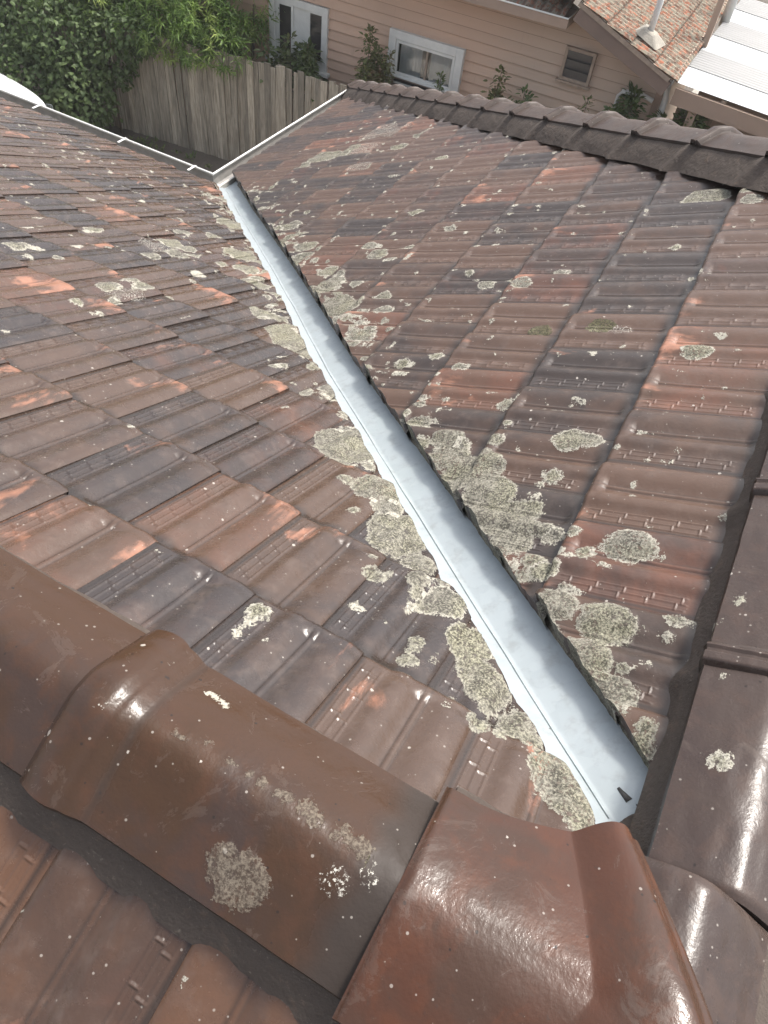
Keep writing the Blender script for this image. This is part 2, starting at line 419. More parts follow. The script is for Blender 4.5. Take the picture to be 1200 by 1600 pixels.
# ---------------------------------------------------------------- lichen patches on the home roof (x, y, z, radius, kind)
BLOBS = [(0.559,0.172,-0.088,0.0461,0),(0.352,0.156,-0.079,0.0509,2),(0.367,0.25,-0.127,0.0406,2),(0.268,0.171,-0.087,0.0479,2),(0.215,0.104,-0.053,0.0387,2),(1.301,0.206,-0.105,0.0394,0),(0.761,0.38,-0.193,0.0257,0),(0.904,0.386,-0.196,0.0471,0),(0.908,0.344,-0.175,0.0336,0),(0.678,0.032,-0.016,0.0136,0),(0.353,0.059,-0.03,0.0137,0),(0.286,0.078,-0.04,0.0116,0),(0.572,0.283,-0.144,0.0181,0),(0.569,0.32,-0.163,0.0271,0),(0.754,0.568,-0.289,0.0757,2),(0.812,0.651,-0.331,0.0516,2),(0.597,0.431,-0.219,0.0624,2),(0.677,0.498,-0.253,0.0633,2),(0.879,0.689,-0.35,0.0448,2),(0.844,0.754,-0.384,0.0319,2),(1.314,0.92,-0.468,0.0291,0),(1.227,0.803,-0.409,0.0273,0),(1.461,1.271,-0.647,0.0453,0),(1.702,1.476,-0.751,0.0757,2),(1.737,1.541,-0.784,0.0726,2),(1.435,1.231,-0.626,0.026,0),(1.478,1.32,-0.672,0.0282,0),(1.506,1.265,-0.643,0.0269,0),(1.652,1.283,-0.652,0.0382,0),(1.056,0.599,-0.305,0.0282,0),(1.802,0.952,-0.484,0.033,0),(1.77,0.819,-0.417,0.0367,0),(1.454,0.647,-0.329,0.0381,4),(1.447,0.474,-0.241,0.0427,4),(1.435,0.42,-0.214,0.0341,3),(1.855,0.71,-0.361,0.0295,0),(1.977,0.399,-0.203,0.022,0),(2.395,0.388,-0.197,0.0639,0),(2.379,0.42,-0.213,0.0451,0),(2.39,0.344,-0.175,0.0335,0),(2.284,0.244,-0.124,0.0353,0),(1.753,0.304,-0.155,0.0196,0),(2.35,0.272,-0.139,0.0205,0),(2.605,0.383,-0.195,0.0266,0),(0.128,0.045,-0.023,0.0283,2),(0.165,0.045,-0.023,0.0186,2),(0.461,0.303,-0.154,0.031,0),(0.396,0.055,-0.028,0.0207,0),(0.395,0.031,-0.016,0.0162,0),(0.221,0.115,-0.058,0.021,0),(0.698,0.609,-0.31,0.0599,2),(0.637,0.39,-0.198,0.0326,2),(0.302,0.249,-0.127,0.0328,2),(0.234,0.195,-0.099,0.0271,2),(0.53,0.392,-0.199,0.0476,2),(0.483,0.329,-0.168,0.0264,2),(0.595,0.502,-0.256,0.0308,2),(0.854,0.643,-0.327,0.0292,0),(0.947,0.558,-0.284,0.0148,0),(0.949,0.757,-0.385,0.0179,0),(1.461,0.314,-0.16,0.0126,0),(1.135,0.16,-0.081,0.0089,0),(0.682,0.391,-0.199,0.0103,1),(0.511,0.289,-0.147,0.0105,1),(0.627,0.152,-0.077,0.0077,1),(0.736,0.34,-0.173,0.0081,1),(1.2,1,-0.509,0.017,1),(0.422,0.137,-0.07,0.0096,1),(1.379,0.165,-0.084,0.0134,1),(1.135,0.083,-0.042,0.0103,1),(1.187,0.229,-0.116,0.0157,1),(0.711,0.205,-0.104,0.0077,1),(1.103,0.657,-0.334,0.0157,0),(0.996,0.76,-0.386,0.0144,1),(2.069,1.781,-0.906,0.0513,0),(2.42,2.114,-1.075,0.062,0),(2.748,2.429,-1.235,0.0625,0),(1.926,1.669,-0.849,0.0557,2),(1.872,1.701,-0.865,0.0646,2),(2.26,2.049,-1.042,0.0685,2),(2.552,2.32,-1.18,0.0694,2),(1.905,1.548,-0.787,0.0304,0),(2.188,1.595,-0.811,0.0489,0),(2.136,1.506,-0.766,0.031,0),(2.277,1.692,-0.86,0.0351,0),(2.255,1.475,-0.75,0.0321,0),(1.762,1.34,-0.682,0.0329,0),(3.936,3.132,-1.593,0.0743,0),(4.088,3.066,-1.56,0.0947,0),(4.1,2.967,-1.509,0.0739,0),(3.64,2.505,-1.274,0.0902,3),(4.461,2.808,-1.428,0.1497,3),(4.084,2.704,-1.375,0.1197,3),(4.092,2.833,-1.441,0.1066,0),(4.425,2.638,-1.342,0.1073,3),(3.97,2.385,-1.213,0.0621,0),(4.175,2.327,-1.184,0.0638,0),(3.494,1.887,-0.96,0.0433,0),(2.653,1.637,-0.833,0.042,0),(2.381,1.341,-0.682,0.0269,0),(1.838,0.877,-0.446,0.0217,0),(1.897,1.053,-0.536,0.0208,0),(0.549,0.73,-0.279,0.0633,2),(0.499,0.679,-0.254,0.0407,0),(0.434,0.615,-0.221,0.074,2),(0.38,0.613,-0.193,0.0502,2),(0.721,0.905,-0.367,0.0937,2),(0.645,0.911,-0.328,0.0578,2),(0.812,0.894,-0.413,0.0593,2),(0.353,0.532,-0.179,0.041,2),(0.257,0.428,-0.131,0.042,0),(0.276,0.449,-0.14,0.0273,0),(0.191,0.357,-0.097,0.048,2),(0.107,0.292,-0.054,0.0458,2),(0.135,0.325,-0.069,0.0374,2),(0.064,0.228,-0.032,0.0339,2),(0.045,0.201,-0.023,0.0261,2),(-0.002,0.159,0.001,0.0367,2),(-0.031,0.118,0.016,0.0404,2),(-0.062,0.102,0.031,0.023,2),(-0.024,0.143,0.012,0.0327,2),(-0.006,0.668,0.003,0.0193,0),(-0.01,0.656,0.005,0.012,2),(-0.049,0.668,0.025,0.0077,1),(-0.066,0.667,0.034,0.0084,1),(-0.086,0.669,0.044,0.0071,1),(0.14,0.561,-0.071,0.0173,1),(0.013,0.336,-0.007,0.0067,1),(0.621,1.464,-0.316,0.0156,1),(0.028,1.047,-0.014,0.0095,1),(1.736,2.443,-0.883,0.1056,3),(1.723,2.361,-0.876,0.0662,0),(1.567,2.358,-0.797,0.0425,0),(1.888,2.45,-0.96,0.0519,0),(1.036,1.973,-0.527,0.0643,3),(1.028,2.035,-0.523,0.0462,0),(1.143,1.991,-0.581,0.0373,0),(1.149,2.054,-0.584,0.0305,0),(0.948,1.926,-0.482,0.0262,0),(0.777,1.828,-0.395,0.0208,0),(0.79,1.922,-0.402,0.0226,0),(1.018,2.46,-0.518,0.0412,0),(0.975,2.348,-0.496,0.0224,1),(1.304,1.46,-0.663,0.0904,2),(1.345,1.542,-0.684,0.0633,2),(1.252,1.385,-0.637,0.0594,2),(1.02,1.143,-0.519,0.0393,0),(0.983,1.109,-0.5,0.0266,0),(0.302,1.231,-0.154,0.0086,1),(0.45,1.794,-0.229,0.0159,1),(1.88,2.536,-0.956,0.0618,0),(2.151,2.697,-1.094,0.0485,0),(1.829,2.362,-0.93,0.0349,0),(2.296,2.613,-1.168,0.0448,0),(1.193,1.922,-0.607,0.0181,0),(1.459,1.679,-0.742,0.0762,2),(1.81,1.995,-0.921,0.0673,0),(1.949,2.15,-0.991,0.0631,0),(2.19,2.368,-1.114,0.0854,2),(2.801,2.878,-1.425,0.1012,2),(3.517,3.513,-1.789,0.1192,2),(1.744,1.847,-0.887,0.0456,0),(1.874,2.236,-0.953,0.0295,0),(1.591,2.127,-0.809,0.034,1),(0.321,1.213,-0.163,0.009,1),(0.107,0.902,-0.054,0.0071,1),(0.099,0.966,-0.05,0.0071,1),(-0.055,0.621,0.028,0.0047,1),(0.122,0.526,-0.062,0.0073,1),(0.191,0.481,-0.097,0.009,1),(-0.216,0.614,0.11,0.0067,1),(-0.177,0.55,0.09,0.0054,1),(-0.183,0.489,0.093,0.0051,1),(-0.175,0.557,0.089,0.0067,1),(-0.151,0.629,0.077,0.0037,1),(0.334,0.712,-0.17,0.0084,1),(1.29,2.461,-0.656,0.0282,1),(1.083,2.416,-0.551,0.0215,1),(1.572,2.678,-0.799,0.0431,0),(1.076,2.317,-0.547,0.0237,0),(1.249,2.677,-0.635,0.0283,1),(1.387,2.773,-0.705,0.0239,1),(-0.369,0.434,0.153,0.0293,5),(-0.364,0.458,0.155,0.021,5),(-0.369,0.416,0.152,0.0186,5),(-0.324,0.34,0.179,0.0156,3),(-0.301,0.674,0.194,0.0068,3),(-0.263,0.399,0.216,0.0024,1),(-0.303,0.312,0.192,0.01,3),(-0.288,0.313,0.201,0.007,3),(-0.21,0.657,0.152,0.0054,1),(-0.212,0.596,0.153,0.006,1),(-0.213,0.581,0.154,0.0054,1),(-0.215,0.569,0.155,0.006,1),(-0.217,0.179,0.215,0.007,1),(-0.228,0.177,0.218,0.0051,1),(-0.227,0.133,0.218,0.0046,1),(-0.339,0.138,0.257,0.0059,1),(-0.238,0.249,0.222,0.0024,1),(0.103,-0.041,0.051,0.0206,0),(0.152,-0.022,0.039,0.0075,1),(0.251,-0.023,0.04,0.0107,0),(0.287,-0.023,0.04,0.0096,0),(0.357,0.001,0.025,0.0118,0),(0.411,-0.015,0.035,0.0142,2),(-0.056,-0.035,0.047,0.0086,3),(0.41,-0.024,0.04,0.0073,0),(-0.066,-0.023,0.04,0.0066,3),(0.352,-0.008,0.031,0.0081,0),(0.405,-0.02,0.038,0.0095,0),(0.286,0.008,0.021,0.0051,1),(0.204,0.002,0.025,0.0037,1),(-0.42,0.659,0.082,0.0183,3),(-0.417,0.637,0.084,0.0114,3),(-0.507,0.659,0.038,0.0046,1),(-0.437,0.539,0.073,0.0033,1),(-0.401,0.716,0.092,0.0081,3),(-0.414,0.604,0.085,0.0079,3),(-0.337,0.509,0.124,0.0046,3),(-0.47,0.446,0.057,0.0059,1),(-0.44,0.427,0.072,0.0068,3)]
TANP = math.tan(R(26.96)); COSP = math.cos(R(26.96)); SINP = math.sin(R(26.96))
GA, TW = .32, .2047                       # tile gauge and cover width
X0L, ZL = -.29, .1475                     # left ridge line (runs along y): plan x and height
Y0R, ZR = -.09, .0458                     # right ridge line (runs along x)
def cshift(s):
    return np.interp(s, [.1, 1.3, 1.8, 2.3, 2.7, 3.3, 3.9], [-.02, -.007, .033, .063, .08, .103, .145])
def q_valley(x, y):
    return (x-y) - cshift((x+y)/2)
_b = list(BLOBS)
for i in range(26):
    _t = rng.random(); _b.append((X0L+.012+rng.normal()*.004, .325+.26*_t, .19, .004+.007*(1-_t)*rng.random(), 5))
def zroof(x, y): return max(-x*TANP, -y*TANP)
for i in range(520):                       # dense crust along both sides of the valley
    s = .12 + 3.4*rng.random()**1.0
    side = 1 if rng.random() < .6 else -1
    q = side*(.10 + abs(rng.normal())*.11)
    q += float(cshift(s))
    x, y = s+q/2, s-q/2
    r_ = .006 + .020*rng.random()**2.0
    k = 2 if rng.random() < .55 else 0
    _b.append((x, y, zroof(x, y), r_, k))
for i in range(2800):                       # scattered over the slopes
    if rng.random() < .48:
        x = -.2 + 3.7*rng.random()**.6; y = x + .15 + (5.5-x)*rng.random()**1.1
        if x < 1.3 and rng.random() < .72: continue
    else:
        y = .05+3.4*rng.random(); x = y+.15+2.1*rng.random()
        if rng.random() < .25: continue
    z = zroof(x, y)
    near = max(0.0, 1.6-math.hypot(x, y))
    r_ = (.003 + .013*rng.random()**2.2) * (1 if near == 0 else .7)
    _b.append((x, y, z, r_, 1 if rng.random() < .45 else 0))
    if rng.random() < .3:
        for j in range(3):
            _b.append((x+rng.normal()*.03, y+rng.normal()*.03, z, r_*.7, 0))
LB = np.array(_b)

def lich_attr(W):
    """signed 'depth inside the nearest patch' in cm and its kind, for world vertices W"""
    d = np.full(len(W), -3.0); k = np.zeros(len(W))
    lo = W.min(0)-.05; hi = W.max(0)+.05
    sel = LB[np.all((LB[:, :3] > lo-LB[:, 3:4]) & (LB[:, :3] < hi+LB[:, 3:4]), axis=1)]
    for b in sel:
        dist = np.sqrt((W[:, 0]-b[0])**2 + (W[:, 1]-b[1])**2 + .3*(W[:, 2]-b[2])**2)
        v = (b[3]-dist)*100
        up = v > d
        d[up] = v[up]; k[up] = b[4]
    return d, k

# ---------------------------------------------------------------- tile profile
_px = np.array([0, 3, 12, 28, 44, 58, 70, 76, 78.5, 84, 86.5, 92, 104, 117, 130, 142, 150, 156, 205, 212, 226])/1000
_pz = np.array([9, 11.5, 14.8, 16.4, 14.6, 10, 5.5, 4.0, 6.2, 6.2, 3.6, 4.6, 10.8, 16, 16.3, 12.2, 8.8, 7.4, 6.8, 4, 2])/1000
def _interp_smooth(x):
    i = np.clip(np.searchsorted(_px, x)-1, 0, len(_px)-2)
    h = _px[i+1]-_px[i]; t = (x-_px[i])/h
    sl = np.diff(_pz)/np.diff(_px)
    mm = np.empty(len(_px)); mm[0] = sl[0]; mm[-1] = sl[-1]
    for j in range(1, len(_px)-1):
        a, b = sl[j-1], sl[j]
        mm[j] = 0 if a*b <= 0 else 2*a*b/(a+b)
    t2, t3 = t*t, t*t*t
    return _pz[i]*(2*t3-3*t2+1) + h*mm[i]*(t3-2*t2+t) + _pz[i+1]*(-2*t3+3*t2) + h*mm[i+1]*(t3-t2)
LIFT = .024
def tile_h(x, y, ribs=True):
    h = _interp_smooth(x)
    # a plain low dome replaces rolls and groove at both ends of the groove
    dome = np.where(x < .15, .0125 - .006*np.abs((x-.075)/.075)**3, h)
    dome = np.where(x < .006, np.minimum(dome, h), dome)
    g = sstep(.018, .040, y) * sstep(.302, .285, y)
    w_ = np.where((x > .05) & (x < .112), 1-g, (1-g)*.35)
    w_ = w_*sstep(0, .008, x)
    h = h*(1-w_) + dome*w_
    # rolls swell towards the nose, then turn down at the very end
    h = h + .0025*np.sin(np.clip(x/.15, 0, 1)*PI)*sstep(.20, .30, y)
    h = h - .0045*sstep(.309, .321, y)**2
    if ribs:
        e = .0016
        def ridge(t, wdt=.0016): return np.clip(1.6-np.abs(t)/wdt, 0, 1)
        ys = (y > .052) & (y < .302)
        rb = np.zeros_like(h)
        for xr in (.1585, .1735, .1885): rb = np.maximum(rb, ridge(x-xr)*.6)
        for k in range(5):
            y0 = .062+k*.053
            a = ridge(y-y0)*((x > .157) & (x < .1745)); b = ridge(y-(y0+.009))*((x > .1725) & (x < .190))
            rb = np.maximum(rb, np.maximum(a, b))
        h = h + .0023*rb*ys
    return h

def grid_lines(res):
    rx = [.1585, .1735, .1885]
    e = (.0009, .0026, .0045) if res == 2 else (.0018,)
    gx = {0, .003, .008, .014, .021, .03, .038, .046, .053, .06, .066, .071, .0745, .0765, .0785, .081, .084, .0862, .089, .094, .099, .105, .111, .117, .124, .131, .137, .143, .149, .154, .197, .206, .214, .226}
    if res < 2:
        gx = {0, .004, .014, .03, .045, .06, .07, .0765, .0785, .084, .0865, .095, .106, .118, .131, .143, .152, .2, .21, .226}
    for r_ in rx:
        gx.add(r_)
        for q in e: gx |= {r_-q, r_+q}
    gy = {-.03, -.01, .006, .018, .026, .033, .04, .048, .052, .055, .27, .285, .293, .302, .306, .31, .314, .3175, .32}
    for k in range(5):
        for y0 in (.062+k*.053, .071+k*.053):
            gy |= {y0-.0042, y0-.0026, y0-.0009, y0+.0009, y0+.0026, y0+.0042} if res == 2 else {y0-.0022, y0, y0+.0022}
    if res == 0:
        gy = {-.03, 0, .018, .04, .08, .12, .16, .2, .24, .27, .29, .305, .314, .32}
    return np.array(sorted(gx)), np.array(sorted(gy))
GL = {r_: grid_lines(r_) for r_ in (0, 1, 2)}
CAMP = np.array([-.5016, .2783, 1.0529])

def slope(name, O, EX, EY, tiles, clip, mat, parent, resf):
    """O: world point at plane origin; EX: left->right looking up the slope; EY: down the slope (unit); tiles: (x_left, s_butt)"""
    O, EX, EY = (np.asarray(a, float) for a in (O, EX, EY))
    N = np.cross(EX, EY); N = N if N[2] > 0 else -N
    VV, FF, SM, LI, LK, TR, TU, DI = [], [], [], [], [], [], [], []
    base = 0
    def emit(W, F, sm, tr, tu, di, li=None, lk=None):
        nonlocal base
        if li is None: li, lk = lich_attr(W)
        VV.append(W); FF.extend([tuple(i+base for i in f) for f in F]); SM.extend([sm]*len(F))
        LI.append(li); LK.append(lk); TR.append(np.tile(tr, (len(W), 1))); TU.append(tu); DI.append(di)
        base += len(W)
    for (xl, sb) in tiles:
        cw = O + EX*(xl+TW/2) + EY*(sb-GA/2)
        res = resf(cw)
        if res is None: continue
        gx, gy = GL[res]
        jx, jr = rng.normal()*.0018, rng.normal()*.008
        jt, js = rng.normal()*.0020, rng.normal()*.0028
        tr = rng.random(3)
        X, Y = np.meshgrid(gx, gy)
        X = X.ravel(); Y = Y.ravel()
        H = tile_h(X, Y, res > 0)
        hz = H - .009 + LIFT*(Y/GA-1) + jt*(Y/GA) + .001*(X/TW-.5)*rng.normal() + .0012*vnoise(X*9+xl*31, Y*9+sb*17)
        a = xl + X + jx + jr*(Y-GA/2); b = sb-GA+Y+js + .0012*vnoise(X*40+xl*7, sb*13+Y*0)
        W = O + np.outer(a, EX) + np.outer(b, EY) + np.outer(hz, N)
        f = clip(W[:, 0], W[:, 1])
        if rng.random() < .16:            # a chipped lower corner
            cx_ = 0 if rng.random() < .5 else TW; cs_ = .006+.018*rng.random()
            f = np.minimum(f, (np.abs(X-cx_)*(.6+rng.random()) + (GA-Y)) - cs_ + .002*vnoise(X*300, Y*300))
        if f.max() < 0: continue
        tu = np.stack([X/TW, Y/GA, np.zeros_like(X)], 1)
        # groove dirt; dirt plus painted shadow below the next nose and beside the lap
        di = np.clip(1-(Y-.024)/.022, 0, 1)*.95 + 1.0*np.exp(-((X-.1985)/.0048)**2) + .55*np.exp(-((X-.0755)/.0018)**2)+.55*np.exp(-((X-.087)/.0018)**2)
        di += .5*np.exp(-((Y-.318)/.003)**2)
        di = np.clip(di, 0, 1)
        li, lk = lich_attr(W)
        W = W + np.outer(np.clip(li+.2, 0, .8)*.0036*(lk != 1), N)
        nx, ny = len(gx), len(gy)
        I = np.arange(nx*ny).reshape(ny, nx)
        Q = np.stack([I[:-1, :-1], I[:-1, 1:], I[1:, 1:], I[1:, :-1]], -1).reshape(-1, 4)
        if np.dot(np.cross(W[Q[0][1]]-W[Q[0][0]], W[Q[0][2]]-W[Q[0][0]]), N) < 0: Q = Q[:, ::-1]
        fq = f[Q]
        keep = Q[(fq >= 0).all(1)]
        cross = Q[((fq >= 0).any(1)) & ((fq < 0).any(1))]
        Fs = [tuple(q) for q in keep]
        Wl = list(W); lil = list(li); lkl = list(lk); tul = list(tu); dil = list(di)
        cache = {}; cutedges = []
        def ip(i, j):
            k = (min(i, j), max(i, j))
            if k not in cache:
                t = f[k[0]]/(f[k[0]]-f[k[1]])
                cache[k] = len(Wl)
                Wl.append(W[k[0]]*(1-t)+W[k[1]]*t); lil.append(li[k[0]]*(1-t)+li[k[1]]*t); lkl.append(lk[k[0]])
                tul.append(tu[k[0]]*(1-t)+tu[k[1]]*t); dil.append(di[k[0]]*(1-t)+di[k[1]]*t)
            return cache[k]
        for q in cross:
            poly = []; ce = []
            for e in range(4):
                i, j = q[e], q[(e+1) % 4]
                if f[i] >= 0: poly.append(i)
                if (f[i] >= 0) != (f[j] >= 0):
                    c_ = ip(i, j); poly.append(c_); ce.append((c_, f[i] >= 0))
            if len(poly) >= 3: Fs.append(tuple(poly))
            if len(ce) == 2:
                a_, b_ = (ce[0][0], ce[1][0]) if ce[0][1] else (ce[1][0], ce[0][0])
                cutedges.append((a_, b_))
        Wn = np.array(Wl)
        n_all = len(Wn)
        used = np.zeros(n_all, bool)
        for q in Fs: used[list(q)] = True
        mp = -np.ones(n_all, int); mp[used] = np.arange(used.sum())
        emit(Wn[used], [tuple(mp[list(q)]) for q in Fs], True, tr, np.array(tul)[used], np.array(dil)[used], np.array(lil)[used], np.array(lkl)[used])
        # skirts: nose (butt), left edge, cut edges
        def skirt(pairs, dep, dirt_shade):
            Vs = []; Fk = []
            ids = {}
            for (i, j) in pairs:
                for k in (i, j):
                    if k not in ids:
                        ids[k] = len(Vs); Vs.append(Wn[k]); Vs.append(Wn[k]-N*dep)
                Fk.append((ids[i], ids[i]+1, ids[j]+1, ids[j]))
            if not Fk: return
            Vs = np.array(Vs)
            key = list(ids)
            l_ = np.repeat(np.array(lil)[key], 2); k_ = np.repeat(np.array(lkl)[key], 2); t_ = np.repeat(np.array(tul)[key], 2, axis=0)
            emit(Vs, Fk, True, tr, t_, np.tile([dirt_shade*.6, dirt_shade], len(key)), l_, k_)
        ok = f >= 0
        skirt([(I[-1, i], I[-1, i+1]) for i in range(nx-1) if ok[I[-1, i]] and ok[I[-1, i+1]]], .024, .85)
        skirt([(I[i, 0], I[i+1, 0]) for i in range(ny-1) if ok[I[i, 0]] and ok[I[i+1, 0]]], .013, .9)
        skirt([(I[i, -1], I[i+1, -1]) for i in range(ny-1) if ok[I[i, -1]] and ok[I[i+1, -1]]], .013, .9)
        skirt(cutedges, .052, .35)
    V = np.concatenate(VV)
    o = build(name, V, FF, mat, parent, SM, {
        'lich': ('FLOAT', np.concatenate(LI)), 'lkind': ('FLOAT', np.concatenate(LK)),
        'trand': ('FLOAT_VECTOR', np.concatenate(TR)), 'tuv': ('FLOAT_VECTOR', np.concatenate(TU)), 'dirt_shade': ('FLOAT', np.concatenate(DI))})
    print(name, len(V))
    return o

home = empty('home_roof', (0, 0, 0), 'brown terracotta tiled roof with two slopes meeting at a pale metal valley', 'roof')

def resf(c):
    d = np.linalg.norm(c-CAMP)
    return 2 if d < 2.3 else 1
def resback(c): return 0 if np.linalg.norm(c-CAMP) > 1.6 else 2

WL, WR = .104, .108
def wob(x, y): return .006*vnoise(x*9, y*9) + .005*vnoise(x*27+5, y*27) + .004*vnoise(x*90, y*90)
# left slope: faces +x, falls along +x;  EX (left->right looking up) = +y
def clip_left(x, y):
    q = q_valley(x, y)
    f = -q - WL + wob(x, y)
    f = np.minimum(f, x-(X0L+.03))
    f = np.minimum(f, np.where(y < Y0R, -y-.18-x, 9))
    return f
def clip_right(x, y):
    q = q_valley(x, y)
    f = q - WR + wob(x, y)
    f = np.minimum(f, y-(Y0R+.06))
    f = np.minimum(f, 2.34-.17-(x-y))
    return f
sP, s1 = .0321, .3274-GA
O_l = (0, 0, 0); EXl = (0, 1, 0); EYl = (COSP, 0, -SINP)
lapL = [1.1038, 1.4035, 1.6977, 1.7895]
offL = 1.1038 % TW
tl = []
for k in range(-1, 15):
    off = offL + (TW*.46 if k % 2 else 0)
    for j in range(-4, 34):
        tl.append((off+j*TW, sP+k*GA))
# the corner measured for a tile is its left roll edge seen from above: y of lap; tile spans y..y+TW
slope('left_slope', O_l, EXl, EYl, tl, clip_left, M['tile_left'], home, resf)
# right slope: faces +y, falls along +y; looking up (-y) left->right = -x
O_r = (0, 0, 0); EXr = (-1, 0, 0); EYr = (0, COSP, -SINP)
offR = (2.2473) % TW
tr_ = []
for k in range(0, 15):
    off = offR + (TW*.5 if k % 2 == 0 else 0)
    for j in range(-3, 33):
        tr_.append((-(off+j*TW), s1+k*GA))
slope('right_slope', O_r, EXr, EYr, tr_, clip_right, M['tile_right'], home, resf)
# lower slope behind the left ridge: faces -x
ZC = ZL - X0L*TANP*-1
O_b = (X0L, 0, ZL); EXb = (0, -1, 0); EYb = (-COSP, 0, -SINP)
tb = []
for k in range(0, 5):
    off = -(.5585) + (TW*.5 if k % 2 else 0)
    for j in range(-7, 8):
        tb.append((off+j*TW, .40+(k-1)*GA))
slope('near_slope', O_b, EXb, EYb, tb, lambda x, y: np.minimum((X0L-.03)-x, 9), M['tile_near'], home, resback)
# slope behind the right ridge: faces -y
O_c = (0, Y0R, ZR); EXc = (1, 0, 0); EYc = (0, -COSP, -SINP)
tc = [(.07+j*TW+(TW*.5 if k % 2 else 0), .26+k*GA) for k in range(0, 4) for j in range(-5, 10)]
slope('outer_slope', O_c, EXc, EYc, tc, lambda x, y: np.minimum(np.minimum((Y0R-.03)-y, x+y+.18), 2.1+Y0R-y*-1-x+.0), M['tile_right'], home, resback)
# hip end slope: faces +x, seen edge-on beyond the hip
O_e = (2.34, 0, 0); EXe = (0, 1, 0); EYe = (COSP, 0, -SINP)
te = [(j*TW-.5+(TW*.5 if k % 2 else 0), .1+k*GA) for k in range(0, 14) for j in range(0, 22)]
slope('end_slope', O_e, EXe, EYe, te, lambda x, y: np.minimum((x-y)-2.37, np.minimum(y+x-2.0, y+.3)), M['tile_right'], home, lambda c: 0)
# sarking below the tiles so that no gap shows sky
ub = MB()
d0 = .135
def P3(x, y, z): return (x, y, z-d0)
ub.add([P3(X0L, 7, ZL), P3(X0L, -1.2, ZL), P3(-.2, -1.2, -.2*-TANP), P3(4.0, 4.0, -4.0*TANP), P3(4.0, 7, -4.0*TANP), P3(0, 0, 0), P3(0, -.2, 0)], [(0, 1, 2, 5, 3, 4)])
ub.add([P3(0, 0, 0), P3(-.05, Y0R, ZR), P3(2.25, Y0R, ZR), P3(6.34, 4.0, -4.0*TANP), P3(4.0, 4.0, -4.0*TANP)], [(0, 1, 2, 3, 4)])
ub.add([P3(X0L, 3, ZL), P3(X0L, -1.2, ZL), P3(-1.9, -1.2, ZL-1.61*TANP), P3(-1.9, 3, ZL-1.61*TANP)], [(0, 1, 2, 3)])
ub.build('underlay', M['underlay'], home)

# ---------------------------------------------------------------- valley flashing
ss_ = np.concatenate([np.linspace(.0, .1, 34), np.linspace(.11, 1.2, 84), np.linspace(1.21, 4.17, 104)])
qs = np.unique(np.concatenate([np.linspace(-.15, .15, 51), [-.009, -.004, .004, .009]]))
Vf = []; Ff = []; Df = []
for i, s in enumerate(ss_):
    c_ = float(cshift(s))
    for j, q in enumerate(qs):
        x = s + (q+c_)/2; y = s - (q+c_)/2
        z = -s*TANP - .066 + (math.sqrt(q*q+.004**2))*TANP/2
        z += .0015*float(vnoise(s*6, q*8))
        Vf.append((x, y, z)); Df.append(.45*max(0, (abs(q)-.085)/.06))
n = len(qs)
for i in range(len(ss_)-1):
    for j in range(n-1):
        Ff.append((i*n+j, (i+1)*n+j, (i+1)*n+j+1, i*n+j+1))
# ragged top end: drop cells of the first rows
def topcut(s, q): return s > .012 + .028*float(vnoise(q*26+3, 1.5)) + .03*max(0, q)+.008*float(vnoise(q*45, 7))
Ff2 = []
for f_ in Ff:
    i = f_[0]//n; j = f_[0] % n
    if topcut(ss_[i], (qs[j]+qs[j+1])/2): Ff2.append(f_)
build('valley_flashing', Vf, Ff2, M['flashing'], home, True, {'dirt_shade': ('FLOAT', np.array(Df))})
# grit and crust packed between the cut tiles and the flashing
for sg in (-1, 1):
    V = []; F = []; wv = WR if sg > 0 else WL
    sv = np.linspace(.03, 4.0, 420)
    for s in sv:
        c_ = float(cshift(s))
        for k, (dq, up_) in enumerate(((.006, -.004), (.010, .008), (.020, .026), (.040, .032))):
            q = sg*(wv + dq + (.010 if sg > 0 else 0) + .004*float(vnoise(s*40, k)) + (.003*float(vnoise(s*130, k+4))))
            x = s+(q+c_)/2; y = s-(q+c_)/2
            V.append((x, y, -s*TANP-.066+abs(q)*TANP/2 + up_ + .004*float(vnoise(s*70, k+9))))
    for i in range(len(sv)-1):
        for k in range(3): F.append((i*4+k, i*4+k+1, (i+1)*4+k+1, (i+1)*4+k)[::sg])
    build('edge_crust', V, F, M['crust'], home, True)
# raised seam running down the valley centre, slightly ragged
sm = MB()
pts = []
for s in np.linspace(.03, 4.05, 160):
    c_ = float(cshift(s)) - .012
    q = -.004*float(vnoise(s*14, 3))
    pts.append((s+(c_+q)/2, s-(c_+q)/2, -s*TANP-.0645+.003))
sm.tube(pts, .0014, 5)
sm.build('seam', M['flashing'], home, True)

